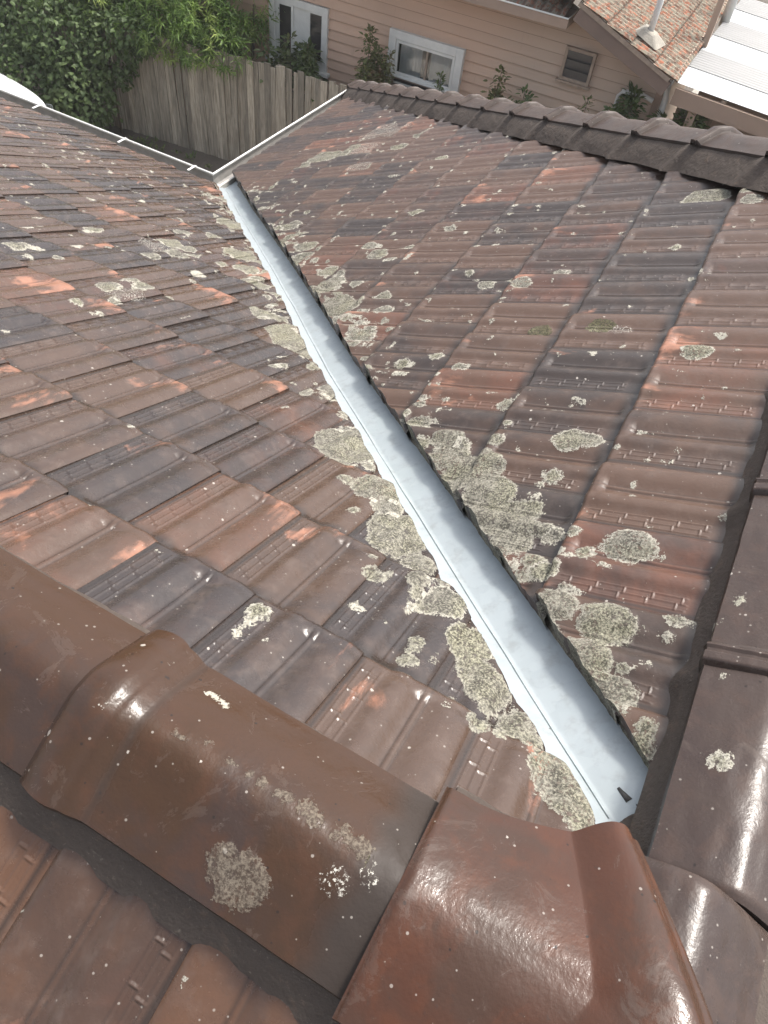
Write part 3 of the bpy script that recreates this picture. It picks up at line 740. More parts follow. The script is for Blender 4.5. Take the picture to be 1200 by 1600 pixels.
# ---------------------------------------------------------------- ridge caps
def cap(name, A, D, L, hw, c0, mat, r_=.03, tanc=.62, collar=None, endw=None, shear=0.0, nt_=64, nl=49, thick=.013, parent=home, label=None, crest_gain=0.0, seedv=0.0, knob=0.0, groove=True, smear=0.0):
    """A: world start at the roof apex line; D: axis; L length; hw half width; c0 height of the crest above the apex.
    collar: (t0, t1, height) raised rolled band in metres from A"""
    A = np.array(A, float); D = np.array(D, float); D /= np.linalg.norm(D)
    Lat = np.cross(D, (0, 0, 1)); Lat /= np.linalg.norm(Lat)
    if np.dot(Lat, (1, 0, 0)) < 0 and abs(Lat[0]) > .3: Lat = -Lat
    Up = np.cross(Lat, D); Up = Up if Up[2] > 0 else -Up
    T_ = np.linspace(0, 1, nt_); S_ = np.linspace(-1, 1, nl)
    if collar:
        T_ = np.unique(np.concatenate([T_, [.004/L, .008/L, .013/L, 1-.013/L, 1-.008/L, 1-.004/L], np.linspace(max(0, (collar[0]-.012)/L), min(1, (collar[1]+.012)/L), 26)]))
    nt_ = len(T_)
    W = np.zeros((nt_, nl, 3)); DI = np.zeros((nt_, nl))
    for a, t in enumerate(T_):
        w_ = hw if endw is None else hw + (endw-hw)*float(sstep(0.15, 1, t))
        l = S_*w_
        tt = t*L + shear*np.abs(l)*t
        h = c0 + crest_gain*float(sstep(.1, 1, t)) - tanc*(np.sqrt(l*l+r_*r_)-r_)
        ex = np.zeros(nl)
        if collar:
            t0, t1, ch = collar
            tl_ = t*L
            u_ = (tl_-t0)/(t1-t0)
            if -.02 < u_ < 1.02:
                u_ = min(max(u_, 0), 1)
                ex = ex + ch*((min(1, math.sin(u_*PI)*1.8)**.8 if groove else math.sin(u_*PI)**1.2*(1-.22*math.exp(-((u_-.72)/.07)**2))) if 0 < u_ < 1 else 0)*(1 + knob*np.exp(-(l/.03)**2))
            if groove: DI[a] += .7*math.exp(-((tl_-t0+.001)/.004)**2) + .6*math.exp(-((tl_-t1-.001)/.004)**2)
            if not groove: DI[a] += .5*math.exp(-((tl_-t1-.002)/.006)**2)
            if groove and abs(u_-.62) < .08: ex = ex - .0035
        h = h + ex - .006*math.exp(-(t*L/.006)**2) - .006*math.exp(-((1-t)*L/.006)**2)
        l2 = l + np.sign(l)*ex*.8
        nz = .0035*vnoise(t*L*7+seedv, S_*2.2+seedv) + .0014*vnoise(t*L*26+seedv, S_*7+3)
        h = h + nz
        l2 = l2 + .002*vnoise(t*L*22+seedv, np.sign(S_)*2+1.5)*(np.abs(S_) > .9)
        W[a] = A + np.outer(tt, D) + np.outer(l2, Lat) + np.outer(h, Up)
    if smear:
        for a, t in enumerate(T_): DI[a] += sstep(L-smear, L-smear*.45, t*L + .02*vnoise(S_*5, 2.2))
    W = W.reshape(-1, 3); DI = np.clip(DI, 0, 1).ravel()
    I = np.arange(nt_*nl).reshape(nt_, nl)
    F = [(I[i, j], I[i, j+1], I[i+1, j+1], I[i+1, j]) for i in range(nt_-1) for j in range(nl-1)]
    nrm = np.cross(W[F[0][1]]-W[F[0][0]], W[F[0][2]]-W[F[0][0]])
    if nrm[2] < 0: F = [q[::-1] for q in F]
    sm_ = [True]*len(F)
    loop = list(I[0, :]) + list(I[1:, -1]) + list(I[-1, -2::-1]) + list(I[-2:0:-1, 0])
    n0 = len(W)
    top = W[loop]; mid = top + 0; low = top - Up*thick
    ctr = W.mean(0)
    W2 = np.concatenate([W, top, low])
    K = len(loop)
    for i in range(K):
        j = (i+1) % K
        F.append((n0+i, n0+j, n0+K+j, n0+K+i)); sm_.append(True)
    li, lk = lich_attr(W2)
    W2[:n0] += np.outer(np.clip(li[:n0]+.2, 0, .8)*.0014*(lk[:n0] != 1), Up)
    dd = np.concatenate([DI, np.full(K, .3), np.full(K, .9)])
    o = build(name, W2, F, mat, parent, sm_, {'lich': ('FLOAT', li), 'lkind': ('FLOAT', lk), 'dirt_shade': ('FLOAT', dd)})
    if label: o['label'] = label
    return o

# left ridge (axis -y), caps named by kind only
YJ = .279
cap('ridge_cap', (X0L, 1.17, ZL), (0, -1, 0), .50, .112, .036, M['cap_brown'], collar=(.0, .06, .012), seedv=2)
cap('ridge_cap', (X0L, 1.63, ZL), (0, -1, 0), .50, .112, .034, M['cap_brown'], collar=(.0, .06, .012), seedv=3)
cap('ridge_cap', (X0L, 2.09, ZL), (0, -1, 0), .50, .112, .034, M['cap_brown'], collar=(.0, .06, .012), seedv=4)
cap('ridge_cap', (X0L, .725, ZL), (0, -1, 0), .462, .116, .043, M['cap_brown'], collar=(-.01, .095, .0125), groove=False, smear=.085, seedv=9, nt_=110, nl=61, label='brown glazed ridge cap with a worn grey crest')
cap('ridge_cap', (X0L, .280, ZL), (0, -1, 0), .343, .135, .050, M['cap_red'], r_=.065, tanc=.55, endw=.18, shear=-.62, crest_gain=.022, collar=(.215, .365, .022), groove=False, smear=.0, seedv=14, nt_=110, nl=71, label='glossy red brown junction cap flaring over the valley head')
# right ridge (axis +x)
cap('ridge_cap', (-.52, -.045, .080), (1, 0, 0), .44, .098, .038, M['cap_grey'], seedv=21, nl=61, label='smooth purple brown cap joining the two ridges')
cap('ridge_cap', (-.075, Y0R, ZR+.01), (1, 0, -.01), .40, .100, .040, M['cap_grey'], seedv=27, nt_=80, nl=61)
for i in range(5):
    cap('ridge_cap', (.262+i*.42, Y0R, ZR), (1, 0, 0), .47, .100, .044, M['cap_grey'], collar=(.0, .05, .010), seedv=31+i)
# hip caps: from the gutter corner up to the ridge
ha = np.array([6.38, 4.04, -4.04*TANP]); hb = np.array([2.25, -.09, .0758])
hd = hb-ha; hl = np.linalg.norm(hd); hd /= hl
nh = 15
for i in range(nh):
    a = ha + hd*(hl/nh)*i
    cap('ridge_cap', a+np.array([0, 0, .0]), hd, hl/nh+.03, .108, .060, M['cap_far'], tanc=.50, collar=(.0, .062, .017), knob=.25, seedv=41+i*3, nt_=24, nl=31)

# ---------------------------------------------------------------- mortar / flexible pointing
def mortar(name, A, B, sidev, off0, off1, h0, h1, joints=(), n=160, amp=.006, jdep=.015):
    """strip from under the cap edge (off0,h0) down to below the tile surface (off1,h1), heights relative to the apex line"""
    A = np.array(A, float); B = np.array(B, float); sidev = np.array(sidev, float)
    L = np.linalg.norm(B-A); V = []; F = []
    prof = [(0, 0), (.25, .12), (.5, .36), (.75, .66), (1, 1)]
    for i in range(n+1):
        t = i/n; P = A+(B-A)*t
        j = sum(math.exp(-(((t*L)-q)/.028)**2) for q in joints)
        for k, (u_, v_) in enumerate(prof):
            o_ = off0+(off1-off0)*u_ + (amp*float(vnoise(t*L*11, k*.6+off1*9)) + jdep*j)*u_
            h_ = h0+(h1-h0)*v_ + .004*float(vnoise(t*L*16+3, k*.8)) + .010*j*(1-u_)
            V.append(P + sidev*o_ + np.array([0, 0, h_]))
    m_ = len(prof)
    for i in range(n):
        for k in range(m_-1): F.append((i*m_+k, i*m_+k+1, (i+1)*m_+k+1, (i+1)*m_+k))
    a, b, c_ = V[F[0][0]], V[F[0][1]], V[F[0][2]]
    if np.cross(b-a, c_-a)[2] < 0: F = [f_[::-1] for f_ in F]
    return build(name, V, F, M['mortar'], home, True)
# left ridge, valley side and near side
mortar('mortar_bedding', (X0L, 2.3, ZL), (X0L, YJ, ZL), (1, 0, 0), .085, .140, -.012, -.140*TANP-.012, amp=.006)
mortar('mortar_bedding', (X0L, 2.3, ZL), (X0L, -.3, ZL), (-1, 0, 0), .080, .146, -.012, -.146*TANP-.018, amp=.012, n=220)
mortar('mortar_bedding', (X0L, YJ-.012, ZL), (X0L, .0, ZL), (1, 0, 0), .10, .185, -.0, -.185*TANP-.014, amp=.004)
# right ridge
mortar('mortar_bedding', (-.06, Y0R, ZR), (2.1, Y0R, ZR), (0, 1, 0), .070, .112, -.004, -.112*TANP-.030, joints=[.33+.42*i for i in range(5)], n=260, amp=.010)
mortar('mortar_bedding', (-.4, Y0R, ZR), (2.1, Y0R, ZR), (0, -1, 0), .070, .135, -.006, -.135*TANP-.008, amp=.010)
# hip
lat = np.array([-1, 1, 0])/math.sqrt(2)
kk = TANP/math.sqrt(2)
mortar('mortar_bedding', ha, hb, lat, .085, .178, .022, -.178*kk-.020, joints=[(hl/nh)*i for i in range(1, nh)], n=420, amp=.014, jdep=.022)
mortar('mortar_bedding', ha, hb, -lat, .085, .180, .022, -.180*kk-.012, n=300, amp=.012)
# joint band between the ridge cap and the junction cap
def band(name, y, wd, hw, c0, r_=.035, tanc=.58, up=.004, sh=0.0):
    V = []; F = []
    nl = 41; yy = np.linspace(-wd/2, wd/2, 9)
    for a, dy in enumerate(yy):
        for s in np.linspace(-1.1, .55, nl):
            l = s*hw
            h = c0 + up*math.cos(dy/wd*PI*.9) - tanc*(math.sqrt(l*l+r_*r_)-r_) - .012*(abs(dy)/(wd/2))**4
            V.append((X0L+l, y+dy+.006*float(vnoise(l*30, a*.01+3))+sh*abs(l), ZL+h+.002*float(vnoise(l*40, dy*60))))
    for i in range(8):
        for j in range(nl-1): F.append((i*nl+j, i*nl+j+1, (i+1)*nl+j+1, (i+1)*nl+j))
    return build(name, V, [f_ for f_ in F], M['mortar'], home, True)
pass
# mound of pointing where the valley meets the caps
V = []; F = []
ng = 28
for i in range(ng+1):
    for j in range(ng+1):
        x = -.15+.34*i/ng; y = -.07+.20*j/ng
        s = (x+y)/2
        z = .004 - .070*float(sstep(-.035, .045, s+.012*float(vnoise(x*25, y*25)))) - .55*max(0, y-.01) + .05*math.exp(-((x+.15)/.05)**2) + .003*float(vnoise(x*40, y*40)) - 2.0*max(0, s-.045)
        V.append((x, y, z-.01))
for i in range(ng):
    for j in range(ng): F.append((i*(ng+1)+j, (i+1)*(ng+1)+j, (i+1)*(ng+1)+j+1, i*(ng+1)+j+1))
build('mortar_bedding', V, F, M['mortar'], home, True)
# pointing packed under the junction caps
V = []; F = []
for i in range(25):
    for j in range(21):
        x = -.75+.66*i/24; y = -.45+.50*j/20
        z = .085 - .42*max(0, abs(y+.035)-.03) - .15*max(0, x+.1) + .004*float(vnoise(x*20, y*20))
        V.append((x, y, z))
for i in range(24):
    for j in range(20): F.append((i*21+j, (i+1)*21+j, (i+1)*21+j+1, i*21+j+1))
build('mortar_bedding', V, F, M['mortar'], home, True)
# black sealant at the torn end of the flashing
sl = MB()
for k in range(7):
    t = k/6
    sl.tube([(.035+.02*t, -.03+.085*t-.03, -.075+.004*math.sin(k*2)), (.05+.02*t, -.02+.085*t-.02, -.085)], [.007+.004*random.random(), .003], 7)
sl.build('sealant', M['sealant'], home, True)

# ---------------------------------------------------------------- gutters, fascia and walls of the home
M['white_trim'] = simple('white_painted_metal', (.62, .62, .59), .45, nscale=5, namt=.12, bstr=.05)
M['gutter_in'] = simple('weathered_zinc', (.20, .19, .175), .6, nscale=14, namt=.5, bstr=.3)
M['fascia'] = simple('painted_fascia', (.42, .40, .36), .6)
M['brick'] = simple('home_brick', (.26, .17, .13), .85, nscale=4)
EZ = -2.076
path = [((4.18, 7.4), (-1, 0)), ((4.18, 4.14), (-1, -1)), ((6.50, 4.14), (-1, -1)), ((6.50, -1.2), (-1, 0))]
def sweep(prof, closed=False):
    V = []; F = []; n_ = len(prof)
    for (p, o) in path:
        for (off, dz) in prof: V.append((p[0]+o[0]*off, p[1]+o[1]*off, EZ+dz))
    for i in range(len(path)-1):
        for k in range(n_ if closed else n_-1):
            F.append((i*n_+k, i*n_+(k+1) % n_, (i+1)*n_+(k+1) % n_, (i+1)*n_+k))
    return V, F
V, F = sweep([(.0, -.006), (-.004, -.05), (.006, -.095), (.02, -.105), (.095, -.105), (.112, -.09), (.114, -.075), (.117, -.075), (.118, -.108), (.018, -.112), (.002, -.1), (-.009, -.05), (-.004, -.004)], True)
build('gutter', V, F, M['gutter_in'], home)
V, F = sweep([(-.007, -.006), (-.006, .002), (0, .005), (.007, .001), (.007, -.008), (.001, -.010), (-.010, -.05), (-.014, -.05)], True)
build('gutter_lip', V, F, M['white_trim'], home)
V, F = sweep([(.122, -.02), (.122, -.20), (.145, -.20), (.145, -.02)], True)
build('fascia', V, F, M['fascia'], home)
V, F = sweep([(.146, -.195), (.62, -.195), (.62, -.205), (.146, -.205)], True)
build('soffit', V, F, M['fascia'], home)
V, F = sweep([(.60, -.205), (.60, -2.5), (.72, -2.5), (.72, -.205)], True)
build('wall', V, F, M['brick'], home)
for y in (4.32, 5.05, 6.0, 6.8):
    MB().box((4.135, y, EZ+.007), (.10, .020, .003)).box((4.187, y, EZ-.004), (.004, .022, .02)).build('gutter_bracket', M['white_trim'], home)

# ---------------------------------------------------------------- ground
GZ = -4.5
def soil():
    m_ = NM('dark_soil'); p = m_.pos()
    n = m_.noise(p, 3.0, 6, .65)
    c = m_.mix(n, (.06, .050, .040), (.14, .118, .095))
    v = m_.ss(m_.noise(p, 40, 4, .7), .56, .7)
    c = m_.mix(m_.math('MULTIPLY', v, .5), c, (.16, .13, .09))
    m_.set(Base_Color=c, Roughness=.95)
    m_.l(m_.bump(m_.noise(p, 22, 5, .7), .8, .03), m_.b.inputs['Normal'])
    return m_.m
g = build('ground', [(-150, -150, GZ), (150, -150, GZ), (150, 150, GZ), (-150, 150, GZ)], [(0, 1, 2, 3)], soil())
tag(g, kind='structure')
def conc():
    m_ = NM('old_concrete'); p = m_.pos()
    c = m_.mix(m_.noise(p, 2.2, 6, .65), (.20, .18, .155), (.33, .30, .26))
    v = m_.ss(m_.noise(p, 18, 4, .7), .58, .7)
    c = m_.mix(m_.math('MULTIPLY', v, .6), c, (.07, .06, .045))
    m_.set(Base_Color=c, Roughness=.9)
    m_.l(m_.bump(m_.noise(p, 40, 5, .7), .5, .006), m_.b.inputs['Normal'])
    return m_.m
M['concrete'] = conc()
pth = MB().box((6.0, 6.2, GZ+.01), (3.4, 5.6, .05)).build('path', M['concrete'])
pth['kind'] = 'structure'

# ---------------------------------------------------------------- paling fence
def wood(name, a, b, rough=.85, sc=(14, 14, 1.2)):
    m_ = NM(name); p = m_.obj()
    oi = m_.n('ObjectInfo')
    g = m_.attr('brd')
    q = m_.scale(p, sc)
    n = m_.noise(q, 3.0, 6, .65, .5, w=m_.math('MULTIPLY', g, 30.0))
    c = m_.mix(m_.ss(n, .3, .72), a, b)
    f = m_.math('MULTIPLY_ADD', g, .7, .62)
    cb = m_.n('CombineXYZ')
    for i in range(3): m_.l(f, cb.inputs[i])
    c = m_.mix(1.0, c, cb.outputs[0], 'MULTIPLY')
    m_.set(Base_Color=c, Roughness=rough)
    m_.l(m_.bump(n, .5, .006), m_.b.inputs['Normal'])
    return m_.m
M['paling'] = wood('grey_paling', (.19, .165, .125), (.43, .385, .305))
FZ = 9.243
def FP(u, z, d=0): return (FZ-.13*u-d, u-.13*d, z)
fence = empty('timber_fence', FP(7, GZ), 'weathered grey timber paling fence behind the valley corner', 'fence')
V = []; F = []; br = []
u = 3.9
while u < 12:
    wd = .082+.012*rng.random(); top = -3.03+.03*rng.normal()*.6; lean = rng.normal()*.012; b = rng.random()
    d = .004+.016*rng.random() + (.016 if int(u*100) % 2 else 0)
    for k, (uu, zz) in enumerate(((u, GZ), (u+wd, GZ), (u+wd+lean, top-.012*rng.random()), (u+lean, top-.012*rng.random()))):
        V.append(FP(uu, zz, d+.018)); V.append(FP(uu, zz, d)); br += [b, b]
    n_ = len(V)-8
    F += [(n_, n_+2, n_+4, n_+6), (n_+1, n_+7, n_+5, n_+3)] + [(n_+2*a, n_+2*a+1, n_+(2*a+3) % 8, n_+(2*a+2) % 8) for a in range(4)]
    u += wd + .004 - (.012 if rng.random() < .5 else 0)
build('palings', V, F, M['paling'], fence, False, {'brd': ('FLOAT', br)})
for z in (-3.35, -4.1):
    MB().beam(FP(3.9, z, -.03), FP(12, z, -.03), .05, .08).build('rail', M['paling'], fence)
for uu in (4, 6.4, 8.8, 11.2):
    MB().box(FP(uu, GZ+.72, -.08), (.1, .1, 1.44)).build('post', M['paling'], fence)

# ---------------------------------------------------------------- leaves
def leafmat(name, a, b, c, rough=.5, scale=2.0):
    m_ = NM(name); g = m_.attr('lv'); p = m_.pos()
    n = m_.noise(p, scale, 3, .6)
    col = m_.mix(g, a, b)
    col = m_.mix(m_.ss(n, .5, .72), col, c)
    m_.set(Base_Color=col, Roughness=rough, Specular_IOR_Level=.35)
    tr_ = m_.n('BsdfTranslucent'); m_.l(m_.mix(.5, col, (.16, .26, .04)), tr_.inputs[0])
    mx = m_.n('MixShader'); mx.inputs[0].default_value = .3
    m_.l(m_.b.outputs[0], mx.inputs[1]); m_.l(tr_.outputs[0], mx.inputs[2]); m_.l(mx.outputs[0], m_.out.inputs[0])
    return m_.m
def leaves(name, P, Dr, ln, wd, mat, parent, roundish=False, curl=.25):
    """one mesh of small folded leaves: P base points, Dr directions"""
    n_ = len(P)
    Dr = Dr/np.linalg.norm(Dr, axis=1)[:, None]
    up = rng.normal(size=(n_, 3)) * .45 + np.array([0, 0, 1])
    sd_ = np.cross(Dr, up); sd_ /= np.linalg.norm(sd_, axis=1)[:, None]+1e-9
    nn = np.cross(sd_, Dr)
    ln = ln*(.45+1.0*rng.random(n_)); wd = wd*(.7+.6*rng.random(n_))
    c = lambda a, b, h: P + Dr*(ln*a)[:, None] + sd_*(wd*b)[:, None] + nn*(ln*h)[:, None]
    m1 = .38 if roundish else .45
    if roundish:
        pts = [c(0, 0, 0), c(.22, -.42, .05), c(.6, -.40, .0), c(1, 0, -curl), c(.6, .40, .0), c(.22, .42, .05), c(.5, 0, -.06)]
        fs = [(0, 1, 6), (1, 2, 6), (2, 3, 6), (3, 4, 6), (4, 5, 6), (5, 0, 6)]
    else:
        pts = [c(0, 0, 0), c(.4, -.5, .04), c(1, 0, -curl), c(.4, .5, .04), c(.5, 0, -.03)]
        fs = [(0, 1, 4), (1, 2, 4), (2, 3, 4), (3, 0, 4)]
    k = len(pts)
    V = np.stack(pts, 1).reshape(-1, 3)
    F = (np.arange(n_)[:, None, None]*k + np.array(fs)[None]).reshape(-1, 3)
    g = np.repeat(rng.random(n_), k)
    return build(name, V, F, mat, parent, False, {'lv': ('FLOAT', g)})
M['leaf_bush'] = leafmat('bush_leaf', (.085, .150, .036), (.19, .29, .068), (.33, .40, .11), .42)
M['leaf_vine'] = leafmat('vine_leaf', (.055, .085, .032), (.10, .145, .052), (.13, .175, .065), .55)
M['leaf_shrub'] = leafmat('shrub_leaf', (.060, .090, .036), (.12, .165, .062), (.17, .17, .07), .5, 4)
M['leaf_red'] = leafmat('shrub_leaf_bronze', (.11, .10, .045), (.15, .18, .065), (.19, .10, .065), .5, 6)
M['bark'] = simple('bark', (.12, .09, .065), .9, bstr=.6)

def blobpts(cs, n_, shell=.35):
    """points in the outer shell of overlapping ellipsoids, with outward directions"""
    P, D = [], []
    cs = np.array(cs, float); vol = (cs[:, 3]*cs[:, 4]*cs[:, 5])**(2/3); pr = vol/vol.sum()
    while sum(len(a) for a in P) < n_:
        i = rng.choice(len(cs), 4000, p=pr)
        v = rng.normal(size=(4000, 3)); v /= np.linalg.norm(v, axis=1)[:, None]
        rr = 1-shell*rng.random(4000)**1.5 + .10*rng.normal(size=4000)
        p = cs[i, :3] + v*cs[i, 3:6]*rr[:, None]
        ins = np.zeros(4000, bool)
        for c_ in cs:
            ins |= (((p-c_[:3])/c_[3:6])**2).sum(1) < (1-shell)**2*.8
        ok = ~ins & (p[:, 2] > GZ+.03)
        P.append(p[ok]); D.append(v[ok])
    P = np.concatenate(P)[:n_]; D = np.concatenate(D)[:n_]
    return P, D
# narrow-leaved hedge bush hanging over the fence
bush = empty('bush', (9.2, 8.6, GZ), 'bright green narrow-leaved bush spilling over the top of the timber fence', 'bush')
cs = []
for i in range(34):
    uu = 7.2+4.4*rng.random(); vv = 8.35+1.9*rng.random() - .13*(uu-7)
    zz = -3.0 + .75*(vv-8.3+.13*(uu-7)) + .25*rng.normal()
    cs.append((vv, uu, min(zz, -1.6), .42+.2*rng.random(), .42+.2*rng.random(), .36+.15*rng.random()))
for i in range(7):
    cs.append((FZ-.13*(7.1+i*.45)-.12, 7.12+i*.47, -3.02+.08*rng.normal(), .26, .34, .26))
Pw, Dw = blobpts(cs, 5200, .45)
P = []; D = []
for p, d in zip(Pw, Dw):
    ax = d*.8 + np.array([-.15, 0, .45]) + rng.normal(size=3)*.35
    ax /= np.linalg.norm(ax)
    a = np.cross(ax, rng.normal(size=3)); a /= np.linalg.norm(a); b = np.cross(ax, a)
    for k in range(9):
        t = 2*PI*(k/9)+rng.random()*.4; h = .15+.7*rng.random()
        P.append(p+ax*.03*rng.normal()); D.append(ax*h + (a*math.cos(t)+b*math.sin(t))*(1-h*.4))
leaves('foliage', np.array(P), np.array(D), .125, .020, M['leaf_bush'], bush)
tb_ = MB()
for i in range(9):
    uu = 7.2+i*.45
    tb_.tube([(9.3, uu, GZ), (9.1, uu+.1, -3.6), (8.9-.1*(i % 3), uu-.1, -2.6)], [.05, .035, .012], 7)
tb_.build('trunk', M['bark'], bush, True)

vine = empty('creeper', (7.5, 9.6, GZ), 'dark round-leaved creeper mounded over the fence in the shaded corner', 'climbing plant')
cs = [(7.9, 10.1, -3.1, .75, .7, .75), (7.75, 9.45, -3.4, .6, .55, .75), (7.5, 9.15, -3.85, .45, .45, .6), (8.2, 10.6, -2.6, .8, .8, .7), (8.3, 9.5, -2.75, .5, .6, .5), (7.9, 8.85, -3.3, .35, .4, .5), (7.3, 9.9, -3.9, .5, .6, .6), (8.0, 8.5, -3.05, .3, .35, .3)]
P, D = blobpts(cs, 14000, .35)
D = D*.5 + np.array([-.25, -.1, -.5]) + rng.normal(size=D.shape)*.35
leaves('foliage', P, D, .064, .064, M['leaf_vine'], vine, True)
vt = MB()
for i in range(6): vt.tube([(7.9, 8.9+i*.3, GZ), (7.95, 8.95+i*.3, -3.6), (8.0, 9+i*.3, -3.0)], [.02, .016, .01], 6)
vt.build('trunk', M['bark'], vine, True)
# low ground weeds by the path
wp = []; wd_ = []
for i in range(60):
    c_ = np.array([6.9+rng.random()*1.1, 7.2+1.6*rng.random(), GZ]); c_[0] = min(c_[0], FZ-.13*c_[1]-.1)
    for k in range(8): wp.append(c_+rng.normal(size=3)*.03*np.array([1, 1, 0])+[0, 0, .03]); wd_.append(rng.normal(size=3)+[0, 0, .9])
wd0 = leaves('weeds', np.array(wp), np.array(wd_), .06, .03, M['leaf_shrub'], None, True)
tag(wd0, 'low green weeds growing along the foot of the timber fence', 'weeds', kind='stuff')

# ---------------------------------------------------------------- neighbour house
D0 = 9.30
def WP(u, z, d=0): return (D0-.035*u-d, u-.035*d, z)
EN = Vector((-1, -.035, 0)).normalized(); EU = Vector((-.035, 1, 0)).normalized()
AX = (EN, EU, (0, 0, 1))
nh_ = empty('neighbour_house', WP(5, GZ), 'pink weatherboard house with a lichened tile roof beyond the far hip', 'house')
def wbmat():
    m_ = NM('pink_weatherboard'); p = m_.pos()
    g = m_.attr('brd')
    n = m_.noise(m_.scale(p, (1, .5, 4)), 1.5, 5, .6)
    c = m_.mix(n, (.52, .355, .255), (.60, .42, .305))
    # boards near the small window have a sandier old coat
    s_ = m_.n('SeparateXYZ'); m_.l(p, s_.inputs[0])
    c = m_.mix(m_.math('SUBTRACT', 1.0, m_.ss(m_.math('ADD', s_.outputs[1], m_.math('MULTIPLY', n, .8)), 3.2, 4.6)), c, (.52, .40, .305))
    f = m_.math('MULTIPLY_ADD', g, .12, .94)
    cb = m_.n('CombineXYZ')
    for i in range(3): m_.l(f, cb.inputs[i])
    c = m_.mix(1.0, c, cb.outputs[0], 'MULTIPLY')
    c = m_.mix(m_.math('MULTIPLY', m_.attr('dirt_shade'), .8), c, (.10, .065, .05))  # lap dirt and the painted shadow line under each board's overhang
    st = m_.ss(m_.noise(m_.scale(p, (1, 6, 1)), 3, 5, .7), .6, .78)
    c = m_.mix(m_.math('MULTIPLY', st, .3), c, (.22, .16, .12))
    m_.set(Base_Color=c, Roughness=.6)
    m_.l(m_.bump(m_.noise(m_.scale(p, (1, 1, 9)), 12, 4), .15, .004), m_.b.inputs['Normal'])
    return m_.m
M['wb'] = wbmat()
V = []; F = []; bb = []; bd = []
EXPO = .118
z = -2.42 + 9*EXPO
def umin(z): return 1.60 if z < -2.13 else 1.60 + (z+2.13)/.41*1.12
while z > GZ+.05:
    zt, zb = z, z-EXPO
    b = rng.random()
    for seg in ((9.6, 5.6), (5.6, None)):
        ul = seg[0]; urt = seg[1] if seg[1] else umin(zt); urb = seg[1] if seg[1] else umin(zb)
        if urt > ul-.1: continue
        n_ = len(V)
        V += [WP(ul, zt, .002), WP(urt, zt, .002), WP(urt, zt-.009, .004), WP(ul, zt-.009, .004), WP(urt, zt-.012, .005), WP(ul, zt-.012, .005), WP(urb, zb+.006, .028), WP(ul, zb+.006, .028), WP(urb, zb, .028), WP(ul, zb, .028), WP(urb, zb, 0), WP(ul, zb, 0)]
        F += [(n_, n_+1, n_+2, n_+3), (n_+3, n_+2, n_+4, n_+5), (n_+5, n_+4, n_+6, n_+7), (n_+7, n_+6, n_+8, n_+9), (n_+9, n_+8, n_+10, n_+11)]
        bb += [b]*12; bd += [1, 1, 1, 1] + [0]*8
    z -= EXPO
V = [v for v in V]
build('wall', V, F, M['wb'], nh_, False, {'brd': ('FLOAT', bb), 'dirt_shade': ('FLOAT', bd)})
wbk = MB()
wbk.add([WP(9.6, GZ, -.02), WP(1.61, GZ, -.02), WP(1.61, -2.14, -.02), WP(2.7, -1.72, -.02), WP(9.6, -1.72, -.02), WP(9.6, GZ, -3), WP(1.61, GZ, -3), WP(1.61, -2.14, -3)], [(0, 1, 2, 3, 4), (1, 6, 7, 2)])
wbk.build('wall', M['wb'], nh_)
M['white_wood'] = simple('white_window_paint', (.68, .69, .65), .5, nscale=9, namt=.18)
M['brown_wood'] = simple('peeling_brown_paint', (.33, .26, .20), .7, nscale=16, namt=.45)
M['tan_trim'] = simple('tan_trim', (.34, .25, .19), .55, nscale=4, namt=.14)
M['brown_trim'] = simple('brown_trim', (.20, .145, .115), .6, nscale=4, namt=.16)
def glassmat(name, col, rough=.06, spec=.7):
    m_ = NM(name); p = m_.pos()
    c = m_.mix(m_.noise(m_.scale(p, (1, 1, 3)), 3, 3), col, tuple(x*1.7 for x in col))
    m_.set(Base_Color=c, Roughness=rough, Specular_IOR_Level=spec)
    m_.l(m_.bump(m_.noise(p, 2, 2), .1, .01), m_.b.inputs['Normal'])
    return m_.m
M['glass_dark'] = glassmat('dark_glass', (.022, .021, .023))
M['glass_louvre'] = glassmat('louvre_glass', (.06, .057, .055), .2)
def cleargl():
    m_ = NM('clear_glass')
    t_ = m_.n('BsdfTransparent'); gl = m_.n('BsdfGlossy'); gl.inputs['Roughness'].default_value = .04
    t_.inputs[0].default_value = (.86, .89, .9, 1)
    mx = m_.n('MixShader'); fr = m_.n('Fresnel'); fr.inputs[0].default_value = 1.5
    m_.l(m_.math('ADD', fr.outputs[0], .06), mx.inputs[0]); m_.l(t_.outputs[0], mx.inputs[1]); m_.l(gl.outputs[0], mx.inputs[2])
    m_.l(mx.outputs[0], m_.out.inputs[0])
    return m_.m
M['glass_clear'] = cleargl()
M['curtain'] = simple('lace_curtain', (.72, .73, .72), .9, nscale=6, namt=.1)
def wbox(mb, u0, u1, z0, z1, d0, d1):
    return mb.box(WP((u0+u1)/2, (z0+z1)/2, (d0+d1)/2), (abs(d1-d0), abs(u1-u0), abs(z1-z0)), AX)
def frame(mb, u0, u1, z0, z1, wd, d0, d1, wb=None):
    wb = wb or wd
    wbox(mb, u0, u0-wd, z0, z1, d0, d1); wbox(mb, u1+wd, u1, z0, z1, d0, d1)
    wbox(mb, u0-wd, u1+wd, z1-wd, z1, d0, d1); wbox(mb, u0-wd, u1+wd, z0, z0+wb, d0, d1)
    return mb
# window 1: pair of narrow casements in one wide white surround
o = frame(MB(), 6.93, 6.02, -3.20, -2.43, .085, -.01, .055)
wbox(o, 6.845, 6.30, -3.20+.085, -2.515, .0, .030)     # broad white boards between the casements
o = o.build('window', M['white_wood'], nh_, bevel=.004)
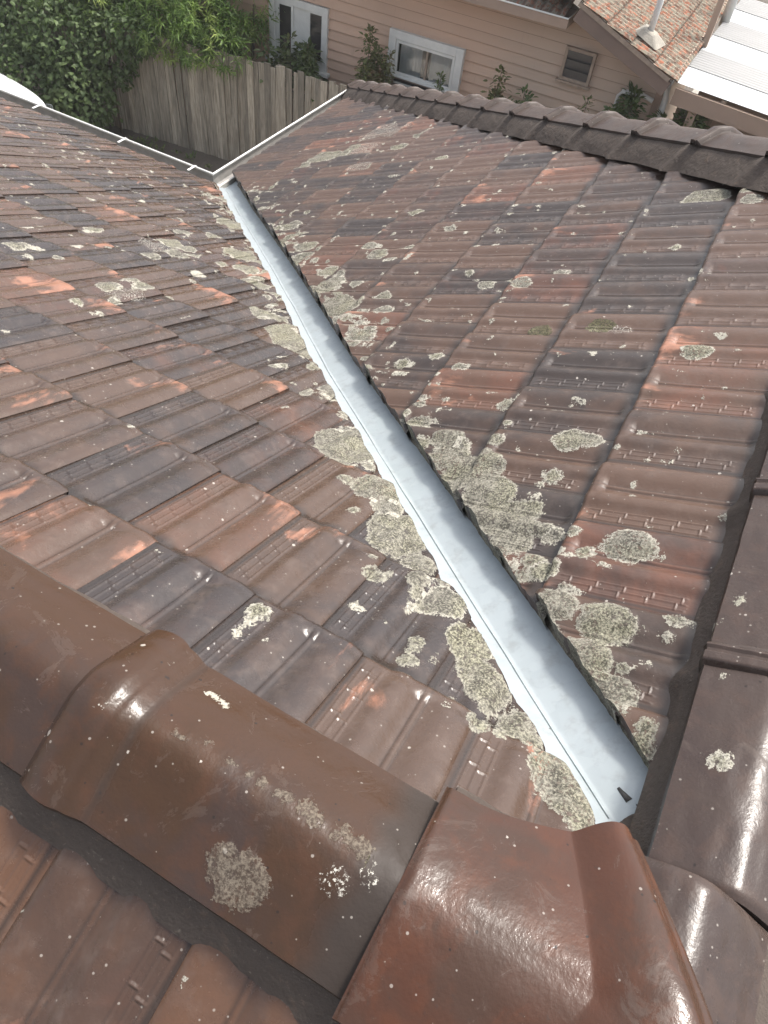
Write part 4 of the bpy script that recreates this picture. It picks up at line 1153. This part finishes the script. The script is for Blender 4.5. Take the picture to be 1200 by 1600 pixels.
# two sashes
for (a, b) in ((6.80, 6.55), (6.32, 6.08)):
    frame(MB(), a, b, -3.11, -2.50, .032, .031, .052).build('sash', M['white_wood'], o, bevel=.003)
    wbox(MB(), a-.03, b+.03, -3.08, -2.53, .033, .040).build('pane', M['glass_dark'], o)
wbox(MB(), 6.98, 5.97, -3.245, -3.20, .0, .10).build('sill', M['white_wood'], o, bevel=.006)
# window 2: wide sash with net curtains, dark lower hopper
o = frame(MB(), 5.10, 4.06, -3.06, -2.42, .10, -.01, .085, .05).build('window', M['white_wood'], nh_, bevel=.004)
frame(MB(), 4.995, 4.165, -2.93, -2.525, .035, .040, .075).build('sash', M['white_wood'], o, bevel=.003)
wbox(MB(), 4.56, 4.535, -2.93, -2.55, .059, .072).build('mullion', M['brown_wood'], o)
cu = []; cf = []
for (a, b) in ((4.93, 4.62), (4.50, 4.20)):
    k0 = len(cu); N_ = 60
    for i in range(N_+1):
        t = i/N_; uu = a+(b-a)*t; dd_ = .0465+.004*math.sin(t*24+.8*math.sin(t*9))
        cu += [WP(uu, -2.56, dd_), WP(uu, -2.925, dd_)]
    for i in range(N_): cf.append((k0+2*i, k0+2*i+2, k0+2*i+3, k0+2*i+1))
wbox(MB(), 4.99, 4.17, -2.935, -2.525, .036, .040).build('dark_interior', M['glass_dark'], o)
build('curtain', cu, cf, M['curtain'], o, True)
wbox(MB(), 4.965, 4.195, -2.925, -2.555, .054, .058).build('pane', M['glass_clear'], o)
frame(MB(), 5.0, 4.16, -3.05, -2.945, .02, .047, .105).build('hopper_frame', M['brown_trim'], o)
wbox(MB(), 4.98, 4.18, -3.035, -2.965, .06, .08).build('pane', M['glass_dark'], o)
wbox(MB(), 4.99, 4.17, -2.944, -2.93, .047, .12).build('sill', M['white_wood'], o)
# window 3: small brown louvre
o = frame(MB(), 2.82, 2.445, -2.42, -2.065, .035, -.01, .075).build('window', M['brown_wood'], nh_, bevel=.003)
lv = MB()
for k in range(3):
    lv.beam(WP(2.785, -2.345+k*.1, .058), WP(2.48, -2.345+k*.1, .058), .006, .104, up=(EN*.25+Vector((0, 0, 1))))
lv.build('louvre', M['glass_louvre'], o)
wbox(MB(), 2.79, 2.475, -2.385, -2.10, .034, .040).build('dark_interior', M['glass_dark'], o)
wbox(MB(), 2.85, 2.42, -2.445, -2.42, .0, .10).build('sill', M['brown_wood'], o)
# eave of the main roof
gt = MB()
def GW(u, z, d): return WP(u, z, d)
gt.beam(WP(9.6, -1.755, .43), WP(2.79, -1.755, .43), .010, .10)
gt.beam(WP(2.80, -1.755, .43), WP(2.80, -1.755, .05), .010, .10)
gt.build('gutter', M['tan_trim'], nh_)
gl_ = MB(); gl_.tube([WP(9.6, -1.70, .435), WP(2.795, -1.70, .435), WP(2.795, -1.70, .05)], .009, 7); gl_.build('gutter_lip', M['white_wood'], nh_, True)
MB().add([WP(9.6, -1.80, .42), WP(2.81, -1.80, .42), WP(2.81, -1.80, .0), WP(9.6, -1.80, .0)], [(0, 1, 2, 3)]).build('soffit', M['tan_trim'], nh_)
def oldtile():
    m_ = NM('lichened_old_tile'); p = m_.pos()
    uv = m_.n('Attribute', attribute_name='tuv'); q = uv.outputs['Vector']
    c = m_.mix(m_.ss(m_.noise(m_.scale(q, (1, 2.2, 1)), 1.3, 4, .6), .42, .62), (.13, .075, .05), (.33, .115, .06))
    l1 = m_.ss(m_.noise(m_.scale(q, (5, 1.6, 1)), 2.3, 6, .75), .44, .54)
    c = m_.mix(l1, c, (.23, .205, .155))
    l2 = m_.ss(m_.noise(m_.scale(q, (6, 2.0, 1)), 3.1, 6, .75), .54, .62)
    c = m_.mix(l2, c, (.065, .060, .048))
    c = m_.mix(m_.math('MULTIPLY', m_.attr('dirt_shade'), .8), c, (.06, .045, .035))
    m_.set(Base_Color=c, Roughness=.9)
    m_.l(m_.bump(m_.noise(p, 60, 5, .7), .7, .008), m_.b.inputs['Normal'])
    return m_.m
M['oldtile'] = oldtile()
def oldroof(name, A, EX_, EY_, wX, wY, parent, per=.105, g_=.33, clipf=None):
    """A corner; EX_ across, EY_ down the slope"""
    A, EX_, EY_ = Vector(A), Vector(EX_).normalized(), Vector(EY_).normalized()
    N_ = EX_.cross(EY_); N_ = N_ if N_.z > 0 else -N_
    nx = int(wX/per*8); V = []; F = []; tu = []; di = []
    ys = []
    k = 0
    while k*g_ < wY:
        for t in (0.0, .08, .5, .9, 1.0): ys.append((k, t))
        k += 1
    for (k, t) in ys:
        for i in range(nx+1):
            x = wX*i/nx
            ph = x/per*2*PI
            h = .013*math.cos(ph) + .006*math.cos(2*ph) + .028*t + .004*float(vnoise(x*6, k*3.3)) - (.006 if t == 1 else 0)
            V.append(A + EX_*x + EY_*(k*g_+t*g_) + N_*h)
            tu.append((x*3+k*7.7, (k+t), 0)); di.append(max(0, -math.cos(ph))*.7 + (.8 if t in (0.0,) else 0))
    for r_ in range(len(ys)-1):
        for i in range(nx):
            F.append((r_*(nx+1)+i, r_*(nx+1)+i+1, (r_+1)*(nx+1)+i+1, (r_+1)*(nx+1)+i))
    return build(name, V, F, M['oldtile'], parent, True, {'tuv': ('FLOAT_VECTOR', tu), 'dirt_shade': ('FLOAT', np.clip(di, 0, 1))})
# main slope above the gutter (falls toward the camera)
sl0 = math.atan(.42)
oldroof('roof_slope', WP(9.6, -1.70+4.0*.42*.97, -3.55), -EU, EN*math.cos(sl0)-Vector((0, 0, 1))*math.sin(sl0), 6.75, 4.10, nh_)
# skillion falls along -y
SK = .39; SZ0 = -1.53-2.65*SK
def skz(u): return SZ0+SK*u
oldroof('roof_slope', WP(3.6, skz(3.6)-.015, .46), -EN, -EU*math.cos(math.atan(SK))-Vector((0, 0, 1))*math.sin(math.atan(SK)), 3.9, 2.20, nh_)
bgb = MB().beam(WP(2.72, skz(2.72)-.125, .415), WP(1.53, skz(1.53)-.125, .415), .025, .15); bgb.build('bargeboard', M['brown_trim'], nh_)
MB().beam(WP(2.72, skz(2.72)-.03, .43), WP(1.53, skz(1.53)-.03, .43), .03, .045).build('bargeboard', M['brown_wood'], nh_)
MB().add([WP(2.75, skz(2.75)-.19, .40), WP(1.55, skz(1.55)-.19, .40), WP(1.55, skz(1.55)-.19, .0), WP(2.75, skz(2.75)-.19, .0)], [(0, 1, 2, 3)]).build('soffit', M['brown_trim'], nh_)
MB().beam(WP(1.50, -2.02, .42), WP(1.50, -2.02, -3.4), .012, .09).beam(WP(1.58, -2.06, .42), WP(1.58, -2.06, -3.4), .08, .012).build('gutter', M['gutter_in'], nh_)
MB().tube([WP(1.49, -1.975, .42), WP(1.49, -1.975, -3.4)], .009, 6).build('gutter_lip', M['tan_trim'], nh_, True)
wbox(MB(), 1.66, 1.585, GZ, -2.13, .0, .035).build('corner_board', M['tan_trim'], nh_)
# fan shaped end cap on the roof corner
fan = MB()
fc = Vector(WP(3.10, -1.55, .30)); fn = (EN*.65+Vector((0, 0, .75))).normalized(); fa = EU; fb = fn.cross(fa).normalized()
if fb.z < 0: fb = -fb
nr = 15; V = [fc+fn*.05]
for i in range(nr*2+1):
    t = PI*(i/(nr*2)); rr = .15 if i % 2 else .132
    V.append(fc + fa*math.cos(t)*rr + fb*math.sin(t)*rr*1.05 + fn*(.03 if i % 2 else .006))
F = [(0, i+1, i+2) for i in range(nr*2)]
n_ = len(V)
V += [v-fn*.05 for v in V]
F += [(i+1, n_+i+1, n_+i+2, i+2) for i in range(nr*2)]
build('fan_finial', V, F, M['oldtile'], nh_, False, {'tuv': ('FLOAT_VECTOR', [(v.x*7, v.y*9, 0) for v in V]), 'dirt_shade': ('FLOAT', [0]*len(V))})
cpf = MB()
for i in range(4):
    a = Vector(WP(3.10+.0*i, -1.60+.125*i, .27-.36*i)); b = Vector(WP(3.10, -1.60+.125*(i+1), .27-.36*(i+1)))
    cpf.tube([a, a.lerp(b, .12), a.lerp(b, .14), b], [.125, .125, .11, .105], 14)
V = cpf.V
build('ridge_cap', V, cpf.F, M['oldtile'], nh_, True, {'tuv': ('FLOAT_VECTOR', [(v[0]*7, v[1]*9, 0) for v in V]), 'dirt_shade': ('FLOAT', [0]*len(V))})
# vent pipe with pale flashing collar
vp = Vector((9.20, 1.95, skz(1.95)))
M['cement'] = simple('pale_cement', (.27, .25, .21), .9, nscale=10, namt=.35, bstr=.6, bdist=.01)
vpipe = MB().tube([vp-Vector((0, 0, .1)), vp+Vector((0, 0, .75))], .035, 12).build('vent_pipe', M['white_trim'], nh_, True)
vb = MB().add([vp+Vector((a, b, c_+SK*b)) for (a, b, c_) in ((-.15, -.15, .025), (.17, -.19, .03), (.19, .12, .03), (-.13, .16, .02), (-.07, -.07, .10), (.07, -.07, .10), (.07, .08, .10), (-.07, .07, .10))], [(0, 1, 5, 4), (1, 2, 6, 5), (2, 3, 7, 6), (3, 0, 4, 7), (4, 5, 6, 7)]).build('pipe_collar', M['cement'], nh_, bevel=.02)

# downpipes and pipes on the wall
dp = MB().tube([WP(1.64, -2.04, .10), WP(1.56, -2.14, .09), WP(1.53, -2.3, .09), WP(1.53, GZ, .09)], .036, 10)
dp = dp.build('downpipe', M['white_trim'], nh_, True)
MB().tube([WP(2.06, GZ, .08), WP(2.06, -2.40, .08), WP(2.03, -2.35, .08), WP(1.80, -2.33, .08), WP(1.66, -2.36, .08)], .026, 10).build('waste_pipe', M['white_trim'], nh_, True)

# ---------------------------------------------------------------- carport
cpt = empty('carport', (10.5, 0, GZ), 'carport with alternating white and clear grey corrugated roof sheets', 'carport')
def sheetmat(name, a, b, rough, trans=0.0, dirt_shade=.3):
    m_ = NM(name); p = m_.pos()
    n = m_.noise(m_.scale(p, (1, .35, 1)), 4, 5, .65)
    c = m_.mix(n, a, b)
    d_ = m_.ss(m_.noise(m_.scale(p, (2.5, .8, 1)), 9, 5, .75), .62, .75)
    c = m_.mix(m_.math('MULTIPLY', d_, dirt_shade), c, (.22, .21, .19))
    v, vo = m_.vor(p, 7); s_ = m_.n('SeparateColor'); m_.l(vo.outputs['Color'], s_.inputs[0])
    fl = m_.math('LESS_THAN', v, m_.math('MULTIPLY', m_.ss(s_.outputs[0], .6, 1.0), .055))
    c = m_.mix(m_.math('MULTIPLY', fl, .8), c, (.10, .08, .05))
    m_.set(Base_Color=c, Roughness=rough)
    return m_.m
M['sheet_white'] = sheetmat('white_sheet', (.36, .375, .38), (.45, .465, .465), .4)
M['sheet_grey'] = sheetmat('grey_sheet', (.17, .17, .165), (.25, .25, .245), .35, dirt_shade=.5)
bounds = [8.98, 9.56, 10.16, 10.86, 11.52, 12.15, 12.8]
def cz(u): return -2.045+.055*(u-1.5)
for i in range(6):
    V = []; F = []
    a, b = bounds[i]+.0, bounds[i+1]+.03
    per = .076 if i % 2 else .19
    nx = int((b-a)/per*10)
    us = (1.47, .6, -.5, -2.8)
    for uu in us:
        for k in range(nx+1):
            x = a+(b-a)*k/nx
            h = .009*math.sin((x-a)/per*2*PI) if i % 2 else .009*max(0, 1-abs((((x-a)/per) % 1)-.5)*9)
            V.append((x-.035*(uu-1.5), uu, cz(uu)+h+.006*(i % 2)))
    for r_ in range(len(us)-1):
        for k in range(nx): F.append((r_*(nx+1)+k, r_*(nx+1)+k+1, (r_+1)*(nx+1)+k+1, (r_+1)*(nx+1)+k))
    build('roof_sheet', V, F, M['sheet_grey' if i % 2 else 'sheet_white'], cpt, True)
MB().beam((8.975, 1.44, cz(1.44)-.13), (8.975+.148, -2.8, cz(-2.8)-.13), .045, .17).build('fascia', M['tan_trim'], cpt)
for uu in (.9, -.2, -1.3, -2.4):
    MB().beam((9.0, uu, cz(uu)-.06), (12.8, uu, cz(uu)-.06), .045, .09).build('rafter', M['brown_wood'], cpt)
for uu, vv in ((1.17, 9.05), (-2.6, 9.05), (-2.6, 12.6)):
    MB().box((vv, uu, (GZ+cz(uu)-.10)/2), (.09, .09, cz(uu)-.10-GZ)).build('post', M['tan_trim'], cpt)
# tan post and white pipe rising beside the skillion gutter
tp = MB().beam((10.36, 1.47, -2.12), (10.36, 1.47, -.9), .07, .07, up=(1, 0, 0)).build('timber_post', M['tan_trim'])
tag(tp, 'tan post standing at the edge of the carport roof', 'post')
wpp = MB().tube([(11.5, 1.46, -2.1), (11.5, 1.46, -.9)], .06, 12).build('white_pipe', M['white_trim'], None, True)
tag(wpp, 'white round pipe standing behind the tan post', 'pipe')
# things under the carport
bf = empty('back_fence', (10.6, 1.2, GZ), 'brown timber fence panel in shade under the carport edge', 'fence')
V = []; F = []; br = []
for i in range(5):
    u0 = 1.50-i*.095; b = rng.random(); n_ = len(V)
    for (uu, zz) in ((u0, GZ), (u0-.10, GZ), (u0-.10, -2.75), (u0, -2.75)):
        V += [(10.30+.02*(i % 2), uu, zz), (10.32+.02*(i % 2), uu, zz)]; br += [b, b]
    F += [(n_, n_+2, n_+4, n_+6), (n_+1, n_+7, n_+5, n_+3)] + [(n_+2*a, n_+2*a+1, n_+(2*a+3) % 8, n_+(2*a+2) % 8) for a in range(4)]
build('palings', V, F, wood('brown_paling', (.16, .12, .085), (.34, .27, .20)), bf, False, {'brd': ('FLOAT', br)})
M['tubgrey'] = simple('grey_plastic', (.30, .30, .28), .5)
tub = MB()
a0, a1 = .18, .26
c0_ = Vector((9.55, .72, -3.35))
rings = []
for (s_, z_) in ((a0, 0), (a1, .42), (a1+.025, .42), (a1+.025, .45), (a1-.01, .45), (a0-.02, .03)):
    rings.append([c0_+Vector((x_*s_*1.5, y_*s_, z_)) for x_, y_ in ((-1, -1), (1, -1), (1, 1), (-1, 1))])
V = [v for q in rings for v in q]
F = [(i*4+k, i*4+(k+1) % 4, (i+1)*4+(k+1) % 4, (i+1)*4+k) for i in range(5) for k in range(4)] + [(20, 21, 22, 23)]
tubo = build('laundry_tub', V, F, M['tubgrey'])
tag(tubo, 'grey rectangular tub on a stand beneath the carport fascia', 'tub')
tst = MB()
for sx in (-1, 1):
    for sy in (-1, 1): tst.beam(c0_+Vector((sx*.22, sy*.14, 0)), Vector((c0_.x+sx*.22, c0_.y+sy*.14, GZ)), .03, .03, up=(1, 0, 0))
tst.build('stand', M['brown_wood'], tubo)
MB().add([(11.2,-3.5,GZ),(11.2,1.4,GZ),(11.2,1.4,-2.5),(11.2,-3.5,-2.5),(11.25,-3.5,GZ),(11.25,1.4,GZ),(11.25,1.4,-2.5),(11.25,-3.5,-2.5)],[(0,1,2,3),(4,5,6,7),(2,3,7,6),(0,3,7,4),(1,2,6,5)]).build('wall_panel', M['tan_trim'], cpt)
yard = MB().box((13, -2, GZ+.012), (8, 8, .06)).build('driveway', M['concrete']); yard['kind'] = 'structure'

# ---------------------------------------------------------------- shrubs along the neighbour wall
def shrub(u, ztop, rad, dens, mat, label, off=.33, lsz=.06, zfrom=-3.4):
    rad *= 1.35; dens *= 1.25
    b = Vector(WP(u, GZ, off))
    r_ = empty('shrub', b, label, 'shrub', 'shrubs along the weatherboard wall')
    st = MB(); P = []; D = []
    ns = 3+int(rad*8)
    for k in range(ns):
        a_ = rng.random()*2*PI; rr = rad*rng.random()**.5*(1 if k else 0)
        tp_ = np.array([b.x+rr*.8*math.cos(a_), b.y+rr*math.sin(a_), ztop-(.9*rng.random()*(ztop-zfrom)*.6 if k else 0)])
        mid = np.array([b.x+rr*.4*math.cos(a_), b.y+rr*.4*math.sin(a_), (GZ+tp_[2])/2])
        st.tube([tuple(b), tuple(mid), tuple(tp_)], [.014, .009, .003], 6)
        nl_ = int(1.8*dens*(.6+.6*rng.random()))
        for i in range(nl_):
            t = rng.random()**.7
            z_ = zfrom+(tp_[2]-zfrom)*t
            f_ = (z_-mid[2])/(tp_[2]-mid[2]) if z_ > mid[2] else 0
            c_ = mid+(tp_-mid)*f_; c_[2] = z_
            sp = rad*.42*(1.05-t)**.6+.012
            off_ = rng.normal(size=3)*[sp, sp, .02]
            P.append(c_+off_*.8); D.append(off_+rng.normal(size=3)*.35*sp+np.array([0, 0, .02 if t > .85 else -.02]))
    leaves('foliage', np.array(P), np.array(D), lsz, lsz*.55, mat, r_, True, .2)
    st.build('stem', M['bark'], r_, True)
shrub(6.42, -2.78, .26, 70, M['leaf_shrub'], 'broad dark leafy shrub in front of the narrow casement windows', lsz=.085)
shrub(6.15, -2.78, .12, 60, M['leaf_shrub'], 'slim leafy shoot beside the right hand casement sash', lsz=.08)
shrub(5.25, -2.42, .20, 170, M['leaf_red'], 'tall pointed olive shrub against the wall between the two windows', lsz=.06)
shrub(4.95, -2.57, .09, 75, M['leaf_red'], 'slender bronze leaved shoot touching the left frame of the curtained window', lsz=.055)
shrub(4.22, -2.66, .06, 50, M['leaf_shrub'], 'thin green shoot in front of the curtained window', lsz=.05)
shrub(3.46, -2.40, .15, 130, M['leaf_red'], 'pointed bronze tipped shrub right of the curtained window', lsz=.06)
shrub(3.12, -2.56, .18, 80, M['leaf_shrub'], 'low bushy shrub just above the ridge caps left of the small window', lsz=.055)
shrub(2.35, -2.44, .12, 60, M['leaf_red'], 'small loose shrub beneath the small brown window', lsz=.055)
shrub(1.86, -2.27, .24, 170, M['leaf_shrub'], 'dense green shrub in front of the waste pipe at the wall corner', off=.25, lsz=.08)
shrub(1.25, -2.33, .24, 170, M['leaf_shrub'], 'dark leafy shrub beneath the carport fascia', off=.15, lsz=.085)

# ---------------------------------------------------------------- white car half hidden by the left gutter
M['carpaint'] = simple('white_car_paint', (.74, .76, .77), .25, nscale=2, namt=.03, bstr=.0)
M['carpaint'].node_tree.nodes['Principled BSDF'].inputs['Coat Weight'].default_value = .6
M['rubber'] = simple('black_rubber', (.02, .02, .02), .7)
M['alloy'] = simple('alloy', (.5, .5, .5), .3, metal=.9)
car = empty('parked_car', (6.0, 11.2, GZ), 'white parked car whose front corner shows past the left gutter', 'car')
cx0 = 6.05; y0 = 8.93
# stations along the length from the nose: (y, half width, z low, z shoulder, z top)
st_ = [(0, .55, .32, .60, .64), (.08, .72, .26, .68, .73), (.25, .82, .24, .74, .82), (.7, .87, .24, .80, .90), (1.15, .88, .24, .84, .98), (1.3, .88, .24, .85, 1.0), (2.6, .89, .24, .88, 1.02), (3.7, .88, .26, .90, 1.03), (4.2, .84, .30, .86, 1.0), (4.35, .74, .36, .74, .9)]
V = []; F = []
for (yy, hw_, zl, zs, zt) in st_:
    ring = [(-hw_*.96, zl), (-hw_, zl+.15), (-hw_, (zl+zs)/2), (-hw_*.985, zs), (-hw_*.93, zs+.05), (-hw_*.7, zt-.02), (-hw_*.3, zt), (hw_*.3, zt), (hw_*.7, zt-.02), (hw_*.93, zs+.05), (hw_*.985, zs), (hw_, (zl+zs)/2), (hw_, zl+.15), (hw_*.96, zl)]
    V += [(cx0+a, y0+yy, GZ+b) for a, b in ring]
nr = 14
for i in range(len(st_)-1):
    for k in range(nr): F.append((i*nr+k, i*nr+(k+1) % nr, (i+1)*nr+(k+1) % nr, (i+1)*nr+k))
F += [tuple(range(nr)), tuple(range((len(st_)-1)*nr, len(st_)*nr))[::-1]]
body = build('body', V, F, M['carpaint'], car, True)
md = body.modifiers.new('s', 'SUBSURF'); md.levels = 2; md.render_levels = 2
st2 = [(1.2, .76, .98, 1.0), (2.0, .64, .99, 1.42), (3.2, .62, 1.0, 1.44), (4.05, .70, 1.0, 1.02)]
V = []; F = []
for (yy, hw_, zl, zt) in st2: V += [(cx0+a, y0+yy, GZ+b) for a, b in ((-.80, zl), (-hw_, zt), (hw_, zt), (.80, zl))]
for i in range(3):
    for k in range(3): F.append((i*4+k, i*4+k+1, (i+1)*4+k+1, (i+1)*4+k))
build('cabin_glass', V, F, M['glass_dark'], car, False)
MB().box((cx0, y0+2.6, GZ+1.445), (1.22, 1.25, .02)).build('roof', M['carpaint'], car, bevel=.01)
for sx in (-1, 1):
    hl_ = MB().box((cx0+sx*.66, y0+.11, GZ+.66), (.30, .10, .11), ((1, sx*.35, 0), (-sx*.35, 1, 0), (0, 0, 1))).build('headlight', M['glass_clear'], car, bevel=.02)
    mr = MB().box((cx0+sx*.98, y0+1.45, GZ+1.02), (.18, .10, .13)).build('wing_mirror', M['carpaint'], car, bevel=.03)
    for yy in (.85, 3.45):
        ty = MB().tube([(cx0+sx*.76, y0+yy, GZ+.31), (cx0+sx*.90, y0+yy, GZ+.31)], .31, 28).build('wheel', M['rubber'], car, True)
        MB().tube([(cx0+sx*.885, y0+yy, GZ+.31), (cx0+sx*.908, y0+yy, GZ+.31)], .20, 24).build('rim', M['alloy'], ty, True)
MB().box((cx0, y0-.03, GZ+.40), (1.2, .10, .22)).build('bumper', M['rubber'], car, bevel=.03)
# ---------------------------------------------------------------- thin haze volume added to imitate a lens flare veil
hz = MB().box((0, 0, (GZ-1+1.4)/2), (310, 310, 1.4-GZ+1))
hm = bpy.data.materials.new('flare_haze'); hm.use_nodes = True; ht = hm.node_tree
for n_ in list(ht.nodes):
    if n_.bl_idname == 'ShaderNodeBsdfPrincipled': ht.nodes.remove(n_)
pv_ = ht.nodes.new('ShaderNodeVolumePrincipled'); pv_.inputs['Color'].default_value = (.95, .94, .92, 1); pv_.inputs['Density'].default_value = .0015
ht.links.new(pv_.outputs[0], ht.nodes['Material Output'].inputs['Volume'])
hz = hz.build('flare_haze', hm); hz['kind'] = 'stuff'
print('objects', len(bpy.data.objects))
